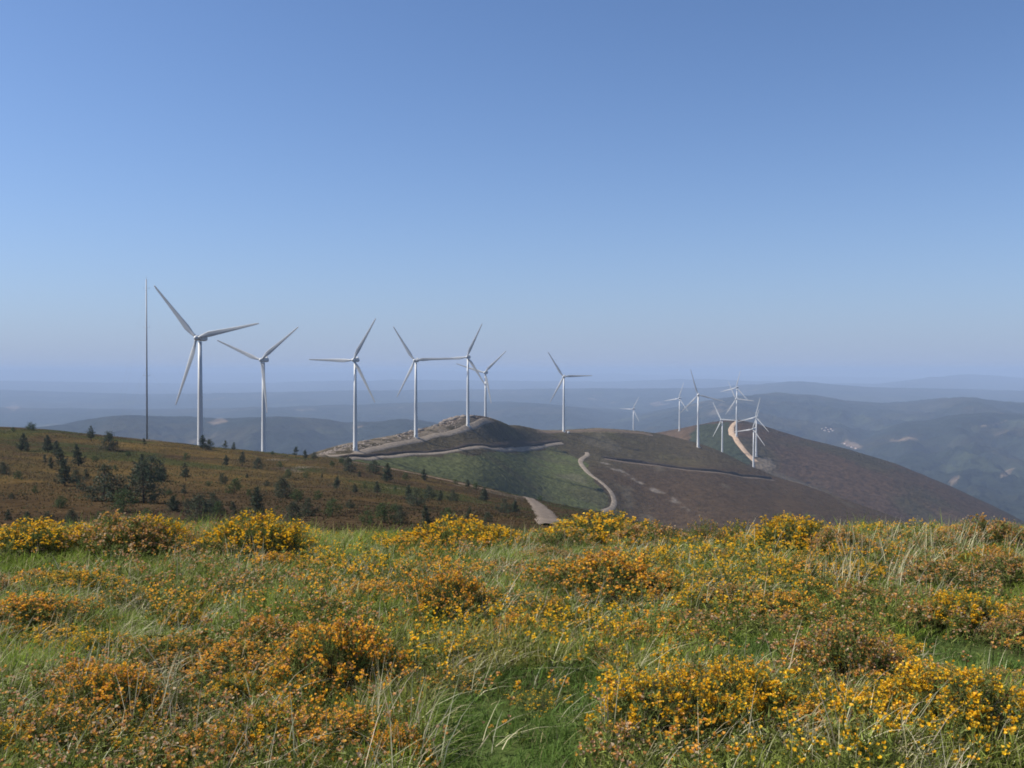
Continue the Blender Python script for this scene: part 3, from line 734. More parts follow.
ORD = ['leftmost'] + [q + ' from left' for q in ('second', 'third', 'fourth', 'fifth', 'sixth', 'seventh', 'eighth', 'ninth', 'tenth', 'eleventh', 'twelfth')]
def unique_labels(items):            # items: (x, text) -> list of unique labels in the same order
    gp = defaultdict(list)
    for i, (x, t) in enumerate(items): gp[t].append((x, i))
    out = [None] * len(items)
    for t, l in gp.items():
        l.sort()
        for q, (x, i) in enumerate(l):
            out[i] = t if len(l) == 1 else t + ', ' + (ORD[q] if q < len(l) - 1 else 'rightmost') + ' of ' + str(len(l))
    return out
items = []
for px, py, hp, k, P, hr in tr_all:
    lm = [t for a, b, t in LAND if a <= px < b][0]
    items.append((px, f'{size_word(hp)} {WORD[k]} {band(px, py)} {lm}'))
labs = unique_labels(items)
labs_special = {17: 'largest dark pine in the clump on the slope below the thin mast', 15: 'large broad pine left of the biggest pine clump'}
for i, (px, py, hp, k, P, hr) in enumerate(tr_all):
    tm, cm = kinds[KN[k]][i % len(kinds[KN[k]])]
    nm = 'shrub' if k == 's' else 'pine_tree'
    r = empty(nm, (P[0], P[1], P[2] - 0.05), random.uniform(0, 6.28))
    r.scale = (hr * random.uniform(0.95, 1.15), hr * random.uniform(0.95, 1.15), hr)
    link('stem' if k == 's' else 'trunk', tm, r); link('crown', cm, r)
    tag(r, labs_special.get(i, labs[i]), 'shrub' if k == 's' else 'pine tree', 'shrubs on the hillside' if k == 's' else 'young pines on the hillside')

# heath cover of the hillside (nobody could count it)
M_heath = leaf_mat('heath sprays', 0.2, 0.8)
n = 110000
u_ = rng.uniform(-0.58, 0.30, n); y_ = np.sqrt(rng.uniform(85 ** 2, 430 ** 2, n)); x_ = u_ * y_
keep = y_ < np.interp(512 + F * u_, px1, Yc1) + 6
x_, y_ = x_[keep], y_[keep]; z_ = S1.h(x_, y_)
gnoise = fbm(x_, y_, 7, 3, 50)
kp = (gnoise + 0.5 * rng.random(len(x_))) > 0.05
x_, y_, z_, gnoise = x_[kp], y_[kp], z_[kp], gnoise[kp]
cc = np.where((rng.random(len(x_)) < 0.18 + 0.25 * (fbm(x_, y_, 30, 4, 21) > 0.15))[:, None], [[0.085, 0.100, 0.040]], [[0.130, 0.092, 0.042]]) * rng.uniform(0.7, 1.2, (len(x_), 1))
c1s = np.where((fbm(x_, y_, 14, 3, 12) > 0.12)[:, None], cc * [[1.3, 1.45, 1.2]], cc)
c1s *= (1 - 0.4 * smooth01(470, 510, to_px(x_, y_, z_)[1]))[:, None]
V, T, vc = tufts(np.stack([x_, y_, z_ + 0.05], 1), rng.uniform(0.14, 0.36, len(x_)), c1s, rng, 4, 0.9, 0.5)
tag(link('heath_cover', np_mesh('heath_cover', V, [T], M_heath, False, vc)), 'low rusty brown heath covering the pine hillside', 'heath', kind='stuff')
# heath and bush scatter on the ridge skyline and slopes
n = 42000
px_ = rng.uniform(300, 900, n); t_ = rng.uniform(0.62, 1.03, n); yy = np.interp(px_, px2, Yc2) * t_
xx = (px_ - 512) / F * yy; zz = S2.h(xx, yy)
ppx, ppy = to_px(xx, yy, zz)
kp = (fbm(xx, yy, 60, 3, 60) > -0.12) & ~in_poly(ppx, ppy, [(300, 480), (300, 440), (420, 425), (500, 412), (500, 423), (430, 442), (350, 462)]) & ~in_poly(ppx, ppy, [(330, 462), (560, 447), (585, 462), (612, 506), (330, 530)])
xx, yy, zz = xx[kp], yy[kp], zz[kp]
V, T, vc = tufts(np.stack([xx, yy, zz], 1), rng.uniform(0.4, 1.2, len(xx)), np.array([[0.072, 0.062, 0.034]]) * rng.uniform(0.6, 1.5, (len(xx), 1)), rng, 4, 0.7, 0.6)
tag(link('ridge_scrub', np_mesh('ridge_scrub', V, [T], M_heath, False, vc)), 'patchy dark scrub over the turbine ridge', 'scrub', kind='stuff')
n = 7000
px_ = rng.uniform(600, 1010, n); t_ = rng.uniform(0.80, 1.02, n); yy = np.interp(px_, px3, Yc3) * t_
xx = (px_ - 512) / F * yy; zz = S3.h(xx, yy); ppx, ppy = to_px(xx, yy, zz)
kp = (fbm(xx, yy, 110, 3, 61) > -0.05) & ~in_poly(ppx, ppy, [(724, 418), (742, 418), (742, 440), (772, 455), (778, 475), (752, 470), (724, 438)])
xx, yy, zz = xx[kp], yy[kp], zz[kp]
V, T, vc = tufts(np.stack([xx, yy, zz], 1), rng.uniform(1.0, 2.6, len(xx)), np.array([[0.058, 0.042, 0.028]]) * rng.uniform(0.6, 1.4, (len(xx), 1)), rng, 4, 0.7, 0.6)
tag(link('far_scrub', np_mesh('far_scrub', V, [T], M_heath, False, vc)), 'dark scrub over the far brown hill', 'scrub', kind='stuff')
# rocks heaped on the ridge top and beside the bare strip
def rock_mesh(seed):
    r = np.random.default_rng(seed); g = Geo(); V = []; n1_, n2_ = 7, 9
    for i in range(n1_ + 1):
        for k in range(n2_):
            a = math.pi * i / n1_; b = 2 * math.pi * k / n2_
            q = r.uniform(0.75, 1.15)
            V.append((math.sin(a) * math.cos(b) * q, math.sin(a) * math.sin(b) * q * 0.8, math.cos(a) * q * 0.6))
    Fc = [[i * n2_ + k, (i + 1) * n2_ + k, (i + 1) * n2_ + (k + 1) % n2_, i * n2_ + (k + 1) % n2_] for i in range(n1_) for k in range(n2_)]
    g.add(V, Fc); return g.mesh('boulder', M_rock)
M_rock = plain_mat('dark schist', (0.17, 0.14, 0.115), 0.9, 0.35, 0.5, 0.1, 0.5)
rocks = [rock_mesh(s) for s in range(4)]
RK = [(447, 420.5, 5), (452, 419, 6), (458, 417.8, 5), (464, 417, 4.5), (471, 417, 4), (442, 423.5, 4), (436, 426, 3), (412, 432, 3.5), (405, 434, 3), (420, 430.5, 3.5), (398, 436, 2.5), (366, 441.5, 2.5), (344, 446.5, 2.5), (336, 449.5, 2.2)]
rl = unique_labels([(x, 'dark boulder on the hilltop beside the fifth turbine' if x > 432 else 'dark boulder on the bare strip beside the fourth turbine' if x > 390 else 'small boulder on the bare strip near the third turbine') for x, y, s in RK])
for i, (x, y, s) in enumerate(RK):
    P = S2.hit(x, y, 700)
    o = link('boulder', rocks[i % 4]); o.location = (P[0], P[1], P[2] + 0.1 * s); o.scale = (s * 1.3, s * 1.1, s * 0.8); o.rotation_euler = (0, 0, i * 1.7)
    tag(o, rl[i], 'boulder', 'boulders on the ridge')

n = 5200
px_ = rng.uniform(312, 492, n); t_ = rng.uniform(0.86, 1.0, n); yy = np.interp(px_, px2, Yc2) * t_
xx = (px_ - 512) / F * yy; zz = S2.h(xx, yy); ppx, ppy = to_px(xx, yy, zz)
kp = in_poly(ppx, ppy, [(316, 456), (350, 441), (420, 429), (446, 420), (462, 415), (485, 415), (500, 421), (470, 428), (430, 436), (396, 443), (350, 452)]) & (fbm(xx, yy, 12, 3, 66) > -0.05)
xx, yy, zz = xx[kp], yy[kp], zz[kp]; sz = 0.25 + 1.3 * rng.random(len(xx)) ** 3
O = np.array([[1, 0, 0], [0, 1, 0], [-1, 0, 0], [0, -1, 0], [0, 0, .8]]) 
V = (np.stack([xx, yy, zz], 1)[:, None, :] + O[None] * sz[:, None, None] * rng.uniform(0.6, 1.4, (len(xx), 5, 1))).reshape(-1, 3)
T = np.concatenate([np.arange(len(xx))[:, None] * 5 + np.array([[a, (a + 1) % 4, 4]]) for a in range(4)])
tag(link('rubble', np_mesh('rubble', V, [T], M_rock)), 'loose dark rubble over the bare earth of the turbine ridge', 'rubble', kind='stuff')

# far hamlets
M_wall = plain_mat('whitewashed wall', (0.5, 0.47, 0.43), 0.8, 0.06, 0.2)
M_roof = plain_mat('clay roof tiles', (0.38, 0.17, 0.10), 0.9, 0.2, 1.0)
def house_meshes(L, W, H):
    g = Geo(); g.box((0, 0, H / 2 - 1), (L / 2, W / 2, H / 2 + 1)); a = g.mesh('wall', M_wall)
    g = Geo(); e = 0.6; z = H + 0.02
    g.add([(-L / 2 - e, -W / 2 - e, z), (L / 2 + e, -W / 2 - e, z), (L / 2 + e, W / 2 + e, z), (-L / 2 - e, W / 2 + e, z), (-L / 2 - e, 0, z + W * .28), (L / 2 + e, 0, z + W * .28)],
          [[0, 1, 5, 4], [2, 3, 4, 5], [3, 2, 1, 0]]); g.f.setdefault(3, []).append(np.array([[1, 2, 5], [3, 0, 4]]))
    return a, g.mesh('roof', M_roof)
hm_ = [house_meshes(10, 7, 4.5), house_meshes(14, 8, 5)]
for i, (x, y) in enumerate([(822, 429), (825, 431), (828, 430), (831, 429.5), (829, 432), (833, 431), (826, 428), (845, 444), (849, 446), (852, 447.5), (847, 446), (856, 449), (660, 403), (880, 383)]):
    if y < 390: continue
    P = S4.hit(x, y, 3000)
    r = empty('house', P, random.uniform(0, 3)); a, b = hm_[i % 2]; link('wall', a, r); link('roof', b, r)
    lab = 'tiny white house in the distant hamlet right of the far hill' if i < 7 else 'tiny white house in the lower hamlet just beyond the far hill' if i < 12 else 'tiny lone white house far out on the plain behind the turbines'
    tag(r, lab, 'house', 'distant houses' if i >= 12 else ('houses of the distant hamlet' if i < 7 else 'houses of the lower hamlet'))

# ---------------------------------------------------------------- haze
g = Geo(); g.box((0, 36500, -330), (72000, 41500, 395))
mh = bpy.data.materials.new('haze air'); mh.use_nodes = True; t = mh.node_tree
t.nodes.remove(t.nodes['Principled BSDF'])
pv = N(t, 'ShaderNodeVolumePrincipled'); pv.inputs['Color'].default_value = (*HAZE_COLOR, 1)
pv.inputs['Density'].default_value = HAZE_DENSITY; pv.inputs['Anisotropy'].default_value = 0.0
t.links.new(pv.outputs[0], t.nodes['Material Output'].inputs['Volume'])
hz = link('haze', g.mesh('haze', mh)); tag(hz, 'thin blue haze filling the air over the whole landscape', 'haze', kind='stuff')

# ---------------------------------------------------------------- the flowering heath bushes
M_twig = leaf_mat('heath twigs', 0.25, 0.7)
M_bloom = leaf_mat('pea blossoms', 0.40, 0.55)
BLOOM = {'yellow': ([(0.84, 0.52, 0.022), (0.80, 0.43, 0.018), (0.56, 0.30, 0.06)], [0.62, 0.28, 0.10]),
         'orange': ([(0.82, 0.43, 0.035), (0.74, 0.36, 0.055), (0.52, 0.27, 0.11), (0.80, 0.48, 0.03)], [0.42, 0.26, 0.20, 0.12]),
         'rusty': ([(0.54, 0.27, 0.085), (0.42, 0.24, 0.13), (0.66, 0.36, 0.06), (0.50, 0.38, 0.24)], [0.32, 0.26, 0.22, 0.20])}
def blossoms(C, r, style, size=0.0105):
    """pea flowers: a raised standard petal, two wing petals, one keel each"""
    m = len(C); pal, pr = BLOOM[style]
    col = np.array(pal)[r.choice(len(pal), m, p=np.array(pr) / sum(pr))] * r.uniform(0.8, 1.15, (m, 1))
    out = r.normal(size=(m, 3)); out[:, 2] = np.abs(out[:, 2]) * 0.5 + 0.2; out /= np.linalg.norm(out, axis=1)[:, None]
    side = np.cross(out, [0, 0, 1.0]); side /= np.linalg.norm(side, axis=1)[:, None] + 1e-9
    up = np.cross(side, out); s = size * r.uniform(0.7, 1.25, (m, 1))
    V = []; 
    # standard petal (quad, upright), wings (two quads), keel (tri folded to quad)
    for a in ([(-.55, .1, .0), (.55, .1, .0), (.75, .15, 1.1), (-.75, .15, 1.1)], [(0, 0, 0), (.12, 1.1, -.1), (.62, .95, .45), (.5, .1, .5)],
              [(0, 0, 0), (-.5, .1, .5), (-.62, .95, .45), (-.12, 1.1, -.1)]):
        for (p, q, z) in a: V.append(C + s * (side * p + out * q + up * z))
    V = np.stack(V, 1).reshape(-1, 3)
    return V, np.arange(len(V)).reshape(-1, 4), np.repeat(np.clip(col, 0, 1), 12, axis=0)
def bush_meshes(seed, style, n_stem=150, bl=6, ragged=1.0):
    """dome of radius 1 / height 1 in metres*0.5; returns stems (woody + leafy) and blossoms"""
    r = np.random.default_rng(seed); R, H = 0.45, 0.36
    ang = r.uniform(0, 2 * math.pi, n_stem); f = np.sqrt(r.random(n_stem))
    lump = 1 + 0.22 * np.sin(ang * 3 + seed) + 0.12 * np.sin(ang * 5 + 2 * seed)
    tip = np.stack([np.cos(ang) * f * R * lump, np.sin(ang) * f * R * lump, H * (1 - 0.62 * f ** 2.2) * r.uniform(0.72, 1.14, n_stem)], 1)
    root = np.stack([np.cos(ang) * f * R * 0.35, np.sin(ang) * f * R * 0.35, np.full(n_stem, -0.03)], 1)
    mid = root * 0.45 + tip * 0.55 + np.stack([r.normal(0, .02, n_stem), r.normal(0, .02, n_stem), np.full(n_stem, 0.015)], 1)
    g = Geo()
    # stems as thin three-sided strands
    for P0, P1, w0, w1 in ((root, mid, 0.0030, 0.0022), (mid, tip, 0.0022, 0.0012)):
        V = []
        for k in range(3):
            a = 2 * math.pi * k / 3; o_ = np.array([math.cos(a), math.sin(a), 0])
            V += [P0 + o_ * w0, P1 + o_ * w1]
        V = np.stack(V, 1).reshape(-1, 3); b = np.arange(n_stem)[:, None] * 6
        for k in range(3):
            k2 = (k + 1) % 3; pass
        Fq = np.concatenate([b + np.array([[2 * k, 2 * ((k + 1) % 3), 2 * ((k + 1) % 3) + 1, 2 * k + 1]]) for k in range(3)])
        g.add(V, Fq); g.c.append(np.repeat(np.array([[0.060, 0.048, 0.028]]) * r.uniform(0.6, 1.3, (n_stem, 1)), 6, axis=0))
    # winged green twigs
    m = n_stem * 13; i = r.integers(0, n_stem, m); q = r.uniform(0.05, 1.0, m)[:, None]
    P = mid[i] * (1 - q) + tip[i] * q + r.normal(0, 0.012, (m, 3))
    gc = np.where(r.random((m, 1)) < 0.75, [[0.135, 0.180, 0.040]], [[0.22, 0.19, 0.06]]) * r.uniform(0.6, 1.4, (m, 1))
    V, T, cc = tufts(P, np.full(m, 0.038), gc, r, 3, 0.9, 0.13)
    g.add(V, T); g.c.append(cc)
    stems = g.mesh('stems', M_twig)
    # blossoms in heads near the tips
    nb = r.poisson(bl, n_stem); nb[r.random(n_stem) < 0.18] = 0
    i = np.repeat(np.arange(n_stem), nb)
    q = r.uniform(0.72, 1.05, len(i))[:, None]
    C = mid[i] * (1 - q) + tip[i] * q + r.normal(0, 0.012, (len(i), 3))
    V, Q_, cc = blossoms(C, r, style)
    g2 = Geo(); g2.add(V, Q_); g2.c.append(cc)
    return stems, g2.mesh('blossoms', M_bloom)
BM = {}
for j, st in enumerate(('yellow', 'orange', 'rusty')):
    BM[st] = [bush_meshes(100 + 10 * j + k, st, n_stem=(240, 160, 120)[k], bl=(8.5, 5, 3.4)[k]) for k in range(3)]
BUSH = [ # px, py of the foot, width px, height factor, style, own label
 (335, 712, 152, 1.35, 'orange', 'largest domed heath bush, orange blossoms above a dark right flank, left of the picture middle'),
 (262, 655, 70, 0.8, 'orange', 'small orange heath bush touching the left side of the largest dome'),
 (655, 752, 150, 1.0, 'yellow', 'bright orange yellow bush at the bottom edge beside the bare green grass'),
 (725, 735, 130, 1.1, 'yellow', 'bright yellow bush right behind the one at the bottom edge'),
 (955, 755, 180, 1.05, 'yellow', 'brightest yellow bush in the bottom right corner'),
 (905, 742, 110, 1.0, 'yellow', 'yellow bush left of the brightest one in the bottom right'),
 (110, 735, 125, 1.0, 'orange', 'wide orange bush laced with straw at the lower left'),
 (60, 762, 110, 1.0, 'orange', None), (165, 735, 100, 1.15, 'rusty', None), (215, 775, 95, 0.9, 'orange', None), (400, 775, 70, 0.8, 'orange', 'small orange bush on the bottom edge left of the green grass'),
 (30, 640, 120, 1.1, 'orange', None), (95, 668, 80, 1.0, 'yellow', None), (175, 672, 95, 0.8, 'orange', None), (238, 705, 70, 0.7, 'yellow', None),
 (300, 712, 80, 0.6, 'yellow', None), (385, 706, 80, 0.6, 'yellow', None), (455, 700, 80, 0.6, 'orange', None), (540, 715, 70, 0.5, 'yellow', None),
 (845, 705, 130, 1.3, 'rusty', 'tall rusty orange bush right of the middle foreground'), (815, 725, 90, 1.0, 'yellow', None), (885, 690, 90, 1.1, 'orange', None), (790, 690, 80, .8, 'rusty', None),
 (1005, 700, 70, 0.7, 'orange', None), (1010, 650, 80, 1.0, 'rusty', None), (965, 638, 95, 1.0, 'yellow', 'bright yellow bush above the green hollow at the right'), (925, 632, 70, 0.9, 'rusty', None),
 (600, 612, 140, 1.1, 'orange', 'broad orange bush in the middle of the meadow, seen below the winding track'), (560, 600, 90, 0.9, 'rusty', None), (655, 605, 90, 0.9, 'orange', None), (630, 655, 100, .7, 'orange', None), (690, 660, 90, .7, 'yellow', None),
 (520, 650, 90, 0.9, 'orange', None), (470, 668, 80, .7, 'yellow', None), (445, 625, 95, 1.1, 'orange', 'orange bush with a dark hollow beneath, right above the largest dome'), (370, 610, 90, .8, 'orange', None), (320, 595, 70, .7, 'rusty', None),
 (130, 612, 70, .8, 'orange', None), (190, 618, 70, .7, 'orange', None), (75, 600, 90, .7, 'yellow', None), (240, 600, 80, .8, 'rusty', None),
 (825, 640, 90, .9, 'orange', None), (780, 625, 90, .8, 'orange', None), (735, 615, 90, .8, 'rusty', None), (865, 612, 80, .7, 'rusty', None), (945, 600, 100, 1.1, 'rusty', None), (1005, 590, 90, 1.0, 'rusty', None),
 (35, 560, 110, 1.0, 'yellow', 'yellow bush at the left end of the brow'), (118, 556, 100, 1.25, 'rusty', 'rusty bush on the brow left of the bright yellow ones'), (150, 552, 80, 1.35, 'yellow', None), (190, 556, 60, 1.0, 'rusty', None),
 (255, 556, 105, 1.35, 'yellow', 'bright yellow bush on the brow, standing tall below the second turbine'), (290, 556, 60, 1.1, 'yellow', None), (10, 545, 60, 0.9, 'rusty', None),
 (455, 552, 110, 1.1, 'yellow', 'bright yellow bush on the brow below the fifth turbine'), (495, 552, 70, 1.05, 'yellow', None), (420, 552, 60, .8, 'orange', None),
 (600, 550, 130, 1.1, 'yellow', 'pale yellow bush forming a hump on the brow right of the gravel track'), (560, 553, 90, .9, 'rusty', None), (650, 552, 90, 1.0, 'rusty', None),
 (705, 550, 50, 1.35, 'rusty', None), (738, 550, 50, 1.35, 'yellow', None), (795, 552, 100, 1.2, 'yellow', 'yellow bush on the brow at the foot of the brown slope'), (840, 555, 70, 1.0, 'rusty', None), (985, 552, 80, 1.2, 'rusty', None), (1020, 552, 60, 1.1, 'rusty', None), (930, 556, 70, .9, 'rusty', None),
]
r2 = np.random.default_rng(42)
tries = 0
while len(BUSH) < 185 and tries < 30000:
    tries += 1
    py = 540 + 235 * r2.random() ** 1.5; px = r2.uniform(-60, 1090)
    P = meadow_hit(px, py)
    if in_poly(np.array([px]), np.array([py]), [(440, 690), (600, 680), (590, 790), (430, 790)])[0] or in_poly(np.array([px]), np.array([py]), [(890, 640), (1030, 650), (1030, 690), (930, 690)])[0]: continue
    if fbm(P[0], P[1], 1.6, 2, 77) < -0.15: continue
    wp = r2.uniform(0.3, 0.75) / P[1] * F
    if any(abs(px - b[0]) < (wp + b[2]) * 0.22 and abs(py - b[1]) < 0.075 * (wp + b[2]) for b in BUSH): continue
    st = r2.choice(['yellow', 'orange', 'rusty'], p=[0.34, 0.33, 0.33])
    BUSH.append((px, py, wp, r2.uniform(0.45, 0.95), st, None))
XZ = [(-200, 128, 'the mast'), (128, 256, 'the nearest turbine'), (256, 384, 'the third turbine'), (384, 512, 'the fifth turbine'), (512, 640, 'the saddle turbine'), (640, 768, 'the brown slope'), (768, 896, 'the far hill'), (896, 1300, 'the right-hand hills')]
def depth_word(py): return 'on the brow' if py < 556 else 'at the meadow back' if py < 590 else 'in mid meadow' if py < 650 else 'in the near meadow' if py < 705 else 'at the very front'
items = []
for px, py, wp, hf, st, lab in BUSH:
    zn = [t for a, b, t in XZ if a <= px < b][0]
    items.append((px, lab if lab else f"{'wide' if wp > 85 else 'low'} {dict(yellow='yellow', orange='orange', rusty='rusty')[st]} bush {depth_word(py)} below {zn}"))
blabs = unique_labels(items); bush_pos = []
for i, (px, py, wp, hf, st, lab) in enumerate(BUSH):
    P = meadow_hit(px, py); P = np.array([P[0], P[1] , P[2]])
    rad = wp / F * P[1] / 2
    y2 = P[1] + (rad * 0.7 if py > 556 else 0.0)
    P = np.array([uu(px, py) * y2, y2, float(ground_z(uu(px, py) * y2, y2))])
    s = rad / 0.45
    if py < 557: hf *= 0.8 if px > 60 else 0.5
    else: hf *= 0.84 if lab else 0.62
    sm, bm = BM[st][0 if (lab or wp > 110) else int(r2.integers(0, 3))]
    e = empty('heath_bush', (P[0], P[1], P[2]), float(r2.uniform(0, 6.28)))
    e.scale = (s, s, (0.5 + 0.5 * s) * hf)
    link('stems', sm, e); link('blossoms', bm, e)
    tag(e, blabs[i], 'heath bush', 'flowering heath bushes in the meadow')
    bush_pos.append((P[0], P[1], rad, (0.5 + 0.5 * s) * hf * 0.36))
bush_pos = np.array(bush_pos)

# ---------------------------------------------------------------- meadow grass
def meadow_points(n, y0=2.6, y1=14.5, power=1.0):
    y = y0 + (y1 - y0) * rng.random(n) ** power
    x = rng.uniform(-1, 1, n) * (0.60 * y + 1.0)
    wd = rng.random(n) < 0.2; x = np.where(wd, np.sign(x) * (0.60 * y + 1.0 + 4.5 * rng.random(n)), x)
    return x, y
def bush_cover(x, y):                  # how far inside a bush a point lies (1 at its middle)
    m = np.zeros(len(x))
    for bx, by, br, bh in bush_pos:
        d = np.hypot(x - bx, y - by) / br
        m = np.maximum(m, np.clip(1 - d, 0, 1))
    return m
def blades(x, y, L, wid, lean, bend, cols, rs):
    """curved ribbons of 4 cross-sections ending in a point"""
    n = len(x); z = ground_z(x, y) - 0.01
    ts = np.array([0, 0.35, 0.7, 1.0])
    fa = rs.uniform(0, 2 * math.pi, n); sx, sy = np.cos(fa), np.sin(fa)
    V = []
    for k, t in enumerate(ts):
        cx = x + lean[:, 0] * L * (t * 0.35 + bend * t * t); cy = y + lean[:, 1] * L * (t * 0.35 + bend * t * t)
        cz = z + L * (t - 0.42 * np.hypot(lean[:, 0], lean[:, 1]) * (0.2 + bend) * t * t)
        ww = wid * (1 - t) ** 0.6 * 0.5
        if k < 3: V += [np.stack([cx - sx * ww, cy - sy * ww, cz], 1), np.stack([cx + sx * ww, cy + sy * ww, cz], 1)]
        else: V += [np.stack([cx, cy, cz], 1)]
    V = np.stack(V, 1).reshape(-1, 3); b = (np.arange(n) * 7)[:, None]
    Qs = np.concatenate([b + np.array([[0, 1, 3, 2]]), b + np.array([[2, 3, 5, 4]])]); Ts = b + np.array([[4, 5, 6]])
    return V, Qs, Ts, np.repeat(cols, 7, axis=0)
M_grass = leaf_mat('grass blades', 0.42, 0.6, spec=0.12)
n = 680000
x, y = meadow_points(n, power=0.85)
bc = bush_cover(x, y)
tuft = fbm(x, y, 0.55, 3, 70); patch = fbm(x, y, 2.2, 3, 71)
kp = (rng.random(n) < np.clip(0.75 + 0.9 * tuft, 0.25, 1)) & (rng.random(n) > bc * 1.3)
x, y, tuft, patch = x[kp], y[kp], tuft[kp], patch[kp]; n = len(x)
GAPS = ([(425, 700), (500, 672), (600, 668), (610, 700), (585, 730), (610, 900), (380, 900), (430, 760)], [(880, 655), (930, 640), (1100, 645), (1100, 700), (960, 695), (900, 690)], [(700, 650), (760, 640), (790, 665), (740, 690)])
def gap_mask(x, y):
    a, b = to_px(x, y, ground_z(x, y)); m_ = np.zeros(len(x), bool)
    for g_ in GAPS: m_ |= in_poly(a, b, g_)
    return m_
gm = gap_mask(x, y)
L = np.where(gm, 0.6, 1.0) * (0.075 + 0.115 * np.clip(0.5 + 1.1 * tuft, 0, 1.2)) * rng.uniform(0.6, 1.35, n) * (1 + 0.35 * np.clip(patch, -0.8, 1))
lean = np.stack([0.25 + rng.normal(0, 0.75, n), rng.normal(0, 0.7, n)], 1)
gcol = np.array([[0.180, 0.245, 0.036]]) * np.ones((n, 1))
gcol = gcol * (1 - smooth01(0.0, 0.5, patch)[:, None]) + np.array([[0.265, 0.265, 0.064]]) * smooth01(0.0, 0.5, patch)[:, None]
L *= 1 + 0.55 * smooth01(9.0, 11.5, y) * rng.random(len(y)) ** 2 * 1.6
gcol = np.where(gm[:, None], [[0.098, 0.158, 0.032]], gcol)
dry = rng.random(n) < np.where(gm, 0.03, 0.14) + 0.10 * (tuft > 0.2)
gcol = np.where(dry[:, None], [[0.30, 0.26, 0.13]], gcol) * rng.uniform(0.65, 1.4, (n, 1))
V, Qs, Ts, vc = blades(x, y, L, rng.uniform(0.0028, 0.0064, n) * (1 + 0.055 * y), lean, rng.uniform(0.2, 0.9, n), gcol * (1 + 0.45 * np.clip(fbm(x, y, 0.18, 2, 75), -1, 1))[:, None], rng)
tag(link('meadow_grass', np_mesh('meadow_grass', V, [Qs, Ts], M_grass, False, vc)), 'green grass of the foreground meadow between the heath bushes', 'grass', kind='stuff')
# long straw blades in loose sheaves
M_straw = leaf_mat('straw', 0.3, 0.6, spec=0.15)
nt_ = 9500
x, y = meadow_points(nt_, 3.0, 13.6, 0.8)
ex = np.array([meadow_hit(a, b)[:2] for a, b in [(905, 552), (920, 553), (888, 555), (870, 560), (935, 556), (850, 558), (900, 562), (915, 570), (880, 575), (945, 565), (605, 551), (548, 552), (520, 553), (815, 555), (760, 552), (100, 735), (140, 720), (70, 745), (370, 755), (410, 745), (450, 765), (470, 770), (830, 742), (800, 750),
   (510, 770), (540, 760), (330, 740), (300, 745), (245, 560), (680, 620), (470, 610), (210, 580), (185, 590), (60, 690), (720, 700), (980, 560), (860, 590), (890, 600), (905, 590), (840, 600), (925, 610)]])
ex = np.repeat(ex, 5, axis=0) + rng.normal(0, 0.30, (len(ex) * 5, 2))
x = np.concatenate([x, ex[:, 0]]); y = np.concatenate([y, ex[:, 1]]); main = np.concatenate([np.zeros(nt_), np.ones(len(ex))])
pp = fbm(x, y, 1.3, 3, 80); kp = ((pp > -0.25) | (main > 0)) & ~(gap_mask(x, y) & (rng.random(len(x)) < 0.9))
x, y, main = x[kp], y[kp], main[kp]
k = rng.integers(3, 9, len(x)); idx = np.repeat(np.arange(len(x)), k)
tl = np.stack([0.7 + rng.normal(0, 0.7, len(x)), rng.normal(0, 0.5, len(x))], 1)
n = len(idx); xs = x[idx] + rng.normal(0, 0.03, n); ys = y[idx] + rng.normal(0, 0.03, n)
L = rng.uniform(0.11, 0.27, n) * (1 + 0.75 * main[idx])
lean = tl[idx] * (1 - 0.6 * main[idx][:, None]) + rng.normal(0, 0.35, (n, 2))
sc = np.array([[0.62, 0.56, 0.36]]) * rng.uniform(0.5, 1.25, (n, 1)) * (1 + rng.normal(0, 0.04, (n, 3)))
V, Qs, Ts, vc = blades(xs, ys, L, rng.uniform(0.0024, 0.0055, n) * (1 + 0.03 * ys), lean, rng.uniform(0.1, 0.9, n), np.clip(sc, 0, 1), rng)
tag(link('dry_grass', np_mesh('dry_grass', V, [Qs, Ts], M_straw, False, vc)), 'pale straw blades bent over the meadow', 'dry grass', kind='stuff')
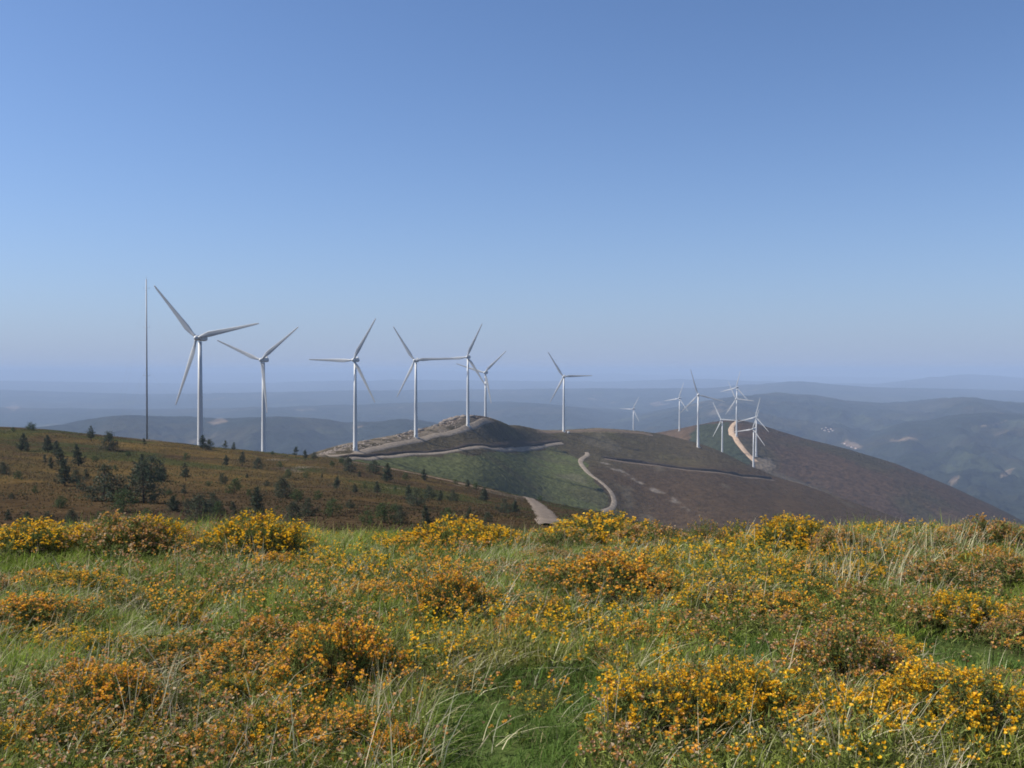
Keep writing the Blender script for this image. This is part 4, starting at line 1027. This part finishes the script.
# sprigs of heath blossom scattered through the grass
ns = 40000
x, y = meadow_points(ns, 2.8, 14.0, 0.85)
pp = fbm(x, y, 0.9, 3, 90); pz = fbm(x, y, 2.8, 2, 91)
px_, py_ = to_px(x, y, ground_z(x, y))
green_gap = gap_mask(x, y)
kp = (pp + 0.5 * pz > -0.18) & ~(green_gap & (rng.random(len(x)) < 0.92)); x, y = x[kp], y[kp]
h = rng.uniform(0.06, 0.20, len(x)); z = ground_z(x, y)
m = len(x); top = np.stack([x + rng.normal(0, .03, m), y + rng.normal(0, .03, m), z + h], 1)
g = Geo(); base = np.stack([x, y, z], 1); o_ = np.array([[0.0015, 0, 0]])
V = np.stack([base - o_, base + o_, top], 1).reshape(-1, 3)
g.add(V, np.arange(len(V)).reshape(-1, 3)); g.c.append(np.repeat(np.array([[0.07, 0.06, 0.03]]) * np.ones((m, 1)), 3, axis=0))
ii = np.repeat(np.arange(m), 5); qq = rng.uniform(0.3, 1, len(ii))[:, None]
V, T, cc = tufts(base[ii] * (1 - qq) + top[ii] * qq, rng.uniform(0.03, 0.055, len(ii)), np.array([[0.170, 0.200, 0.042]]) * rng.uniform(0.5, 1.5, (len(ii), 1)), rng, 3, 0.9, 0.17)
g.add(V, T); g.c.append(cc)
tag(link('heath_sprigs', g.mesh('heath_sprigs', M_twig)), 'thin green heath sprigs growing through the grass', 'heath sprigs', kind='stuff')
g = Geo(); fam = fbm(x, y, 1.7, 2, 95)
for st, msk in (('yellow', fam > 0.12), ('orange', (fam <= 0.12) & (fam > -0.15)), ('rusty', fam <= -0.15)):
    tp = top[msk]; ii = np.repeat(np.arange(len(tp)), rng.integers(2, 9, len(tp)) * (rng.random(len(tp)) < 0.5))
    V, Q_, cc = blossoms(tp[ii] + rng.normal(0, 0.013, (len(ii), 3)), rng, st, 0.0095)
    g.add(V, Q_); g.c.append(cc)
tag(link('scattered_blossoms', g.mesh('scattered_blossoms', M_bloom)), 'small yellow and rusty blossoms scattered through the meadow grass', 'blossoms', kind='stuff')
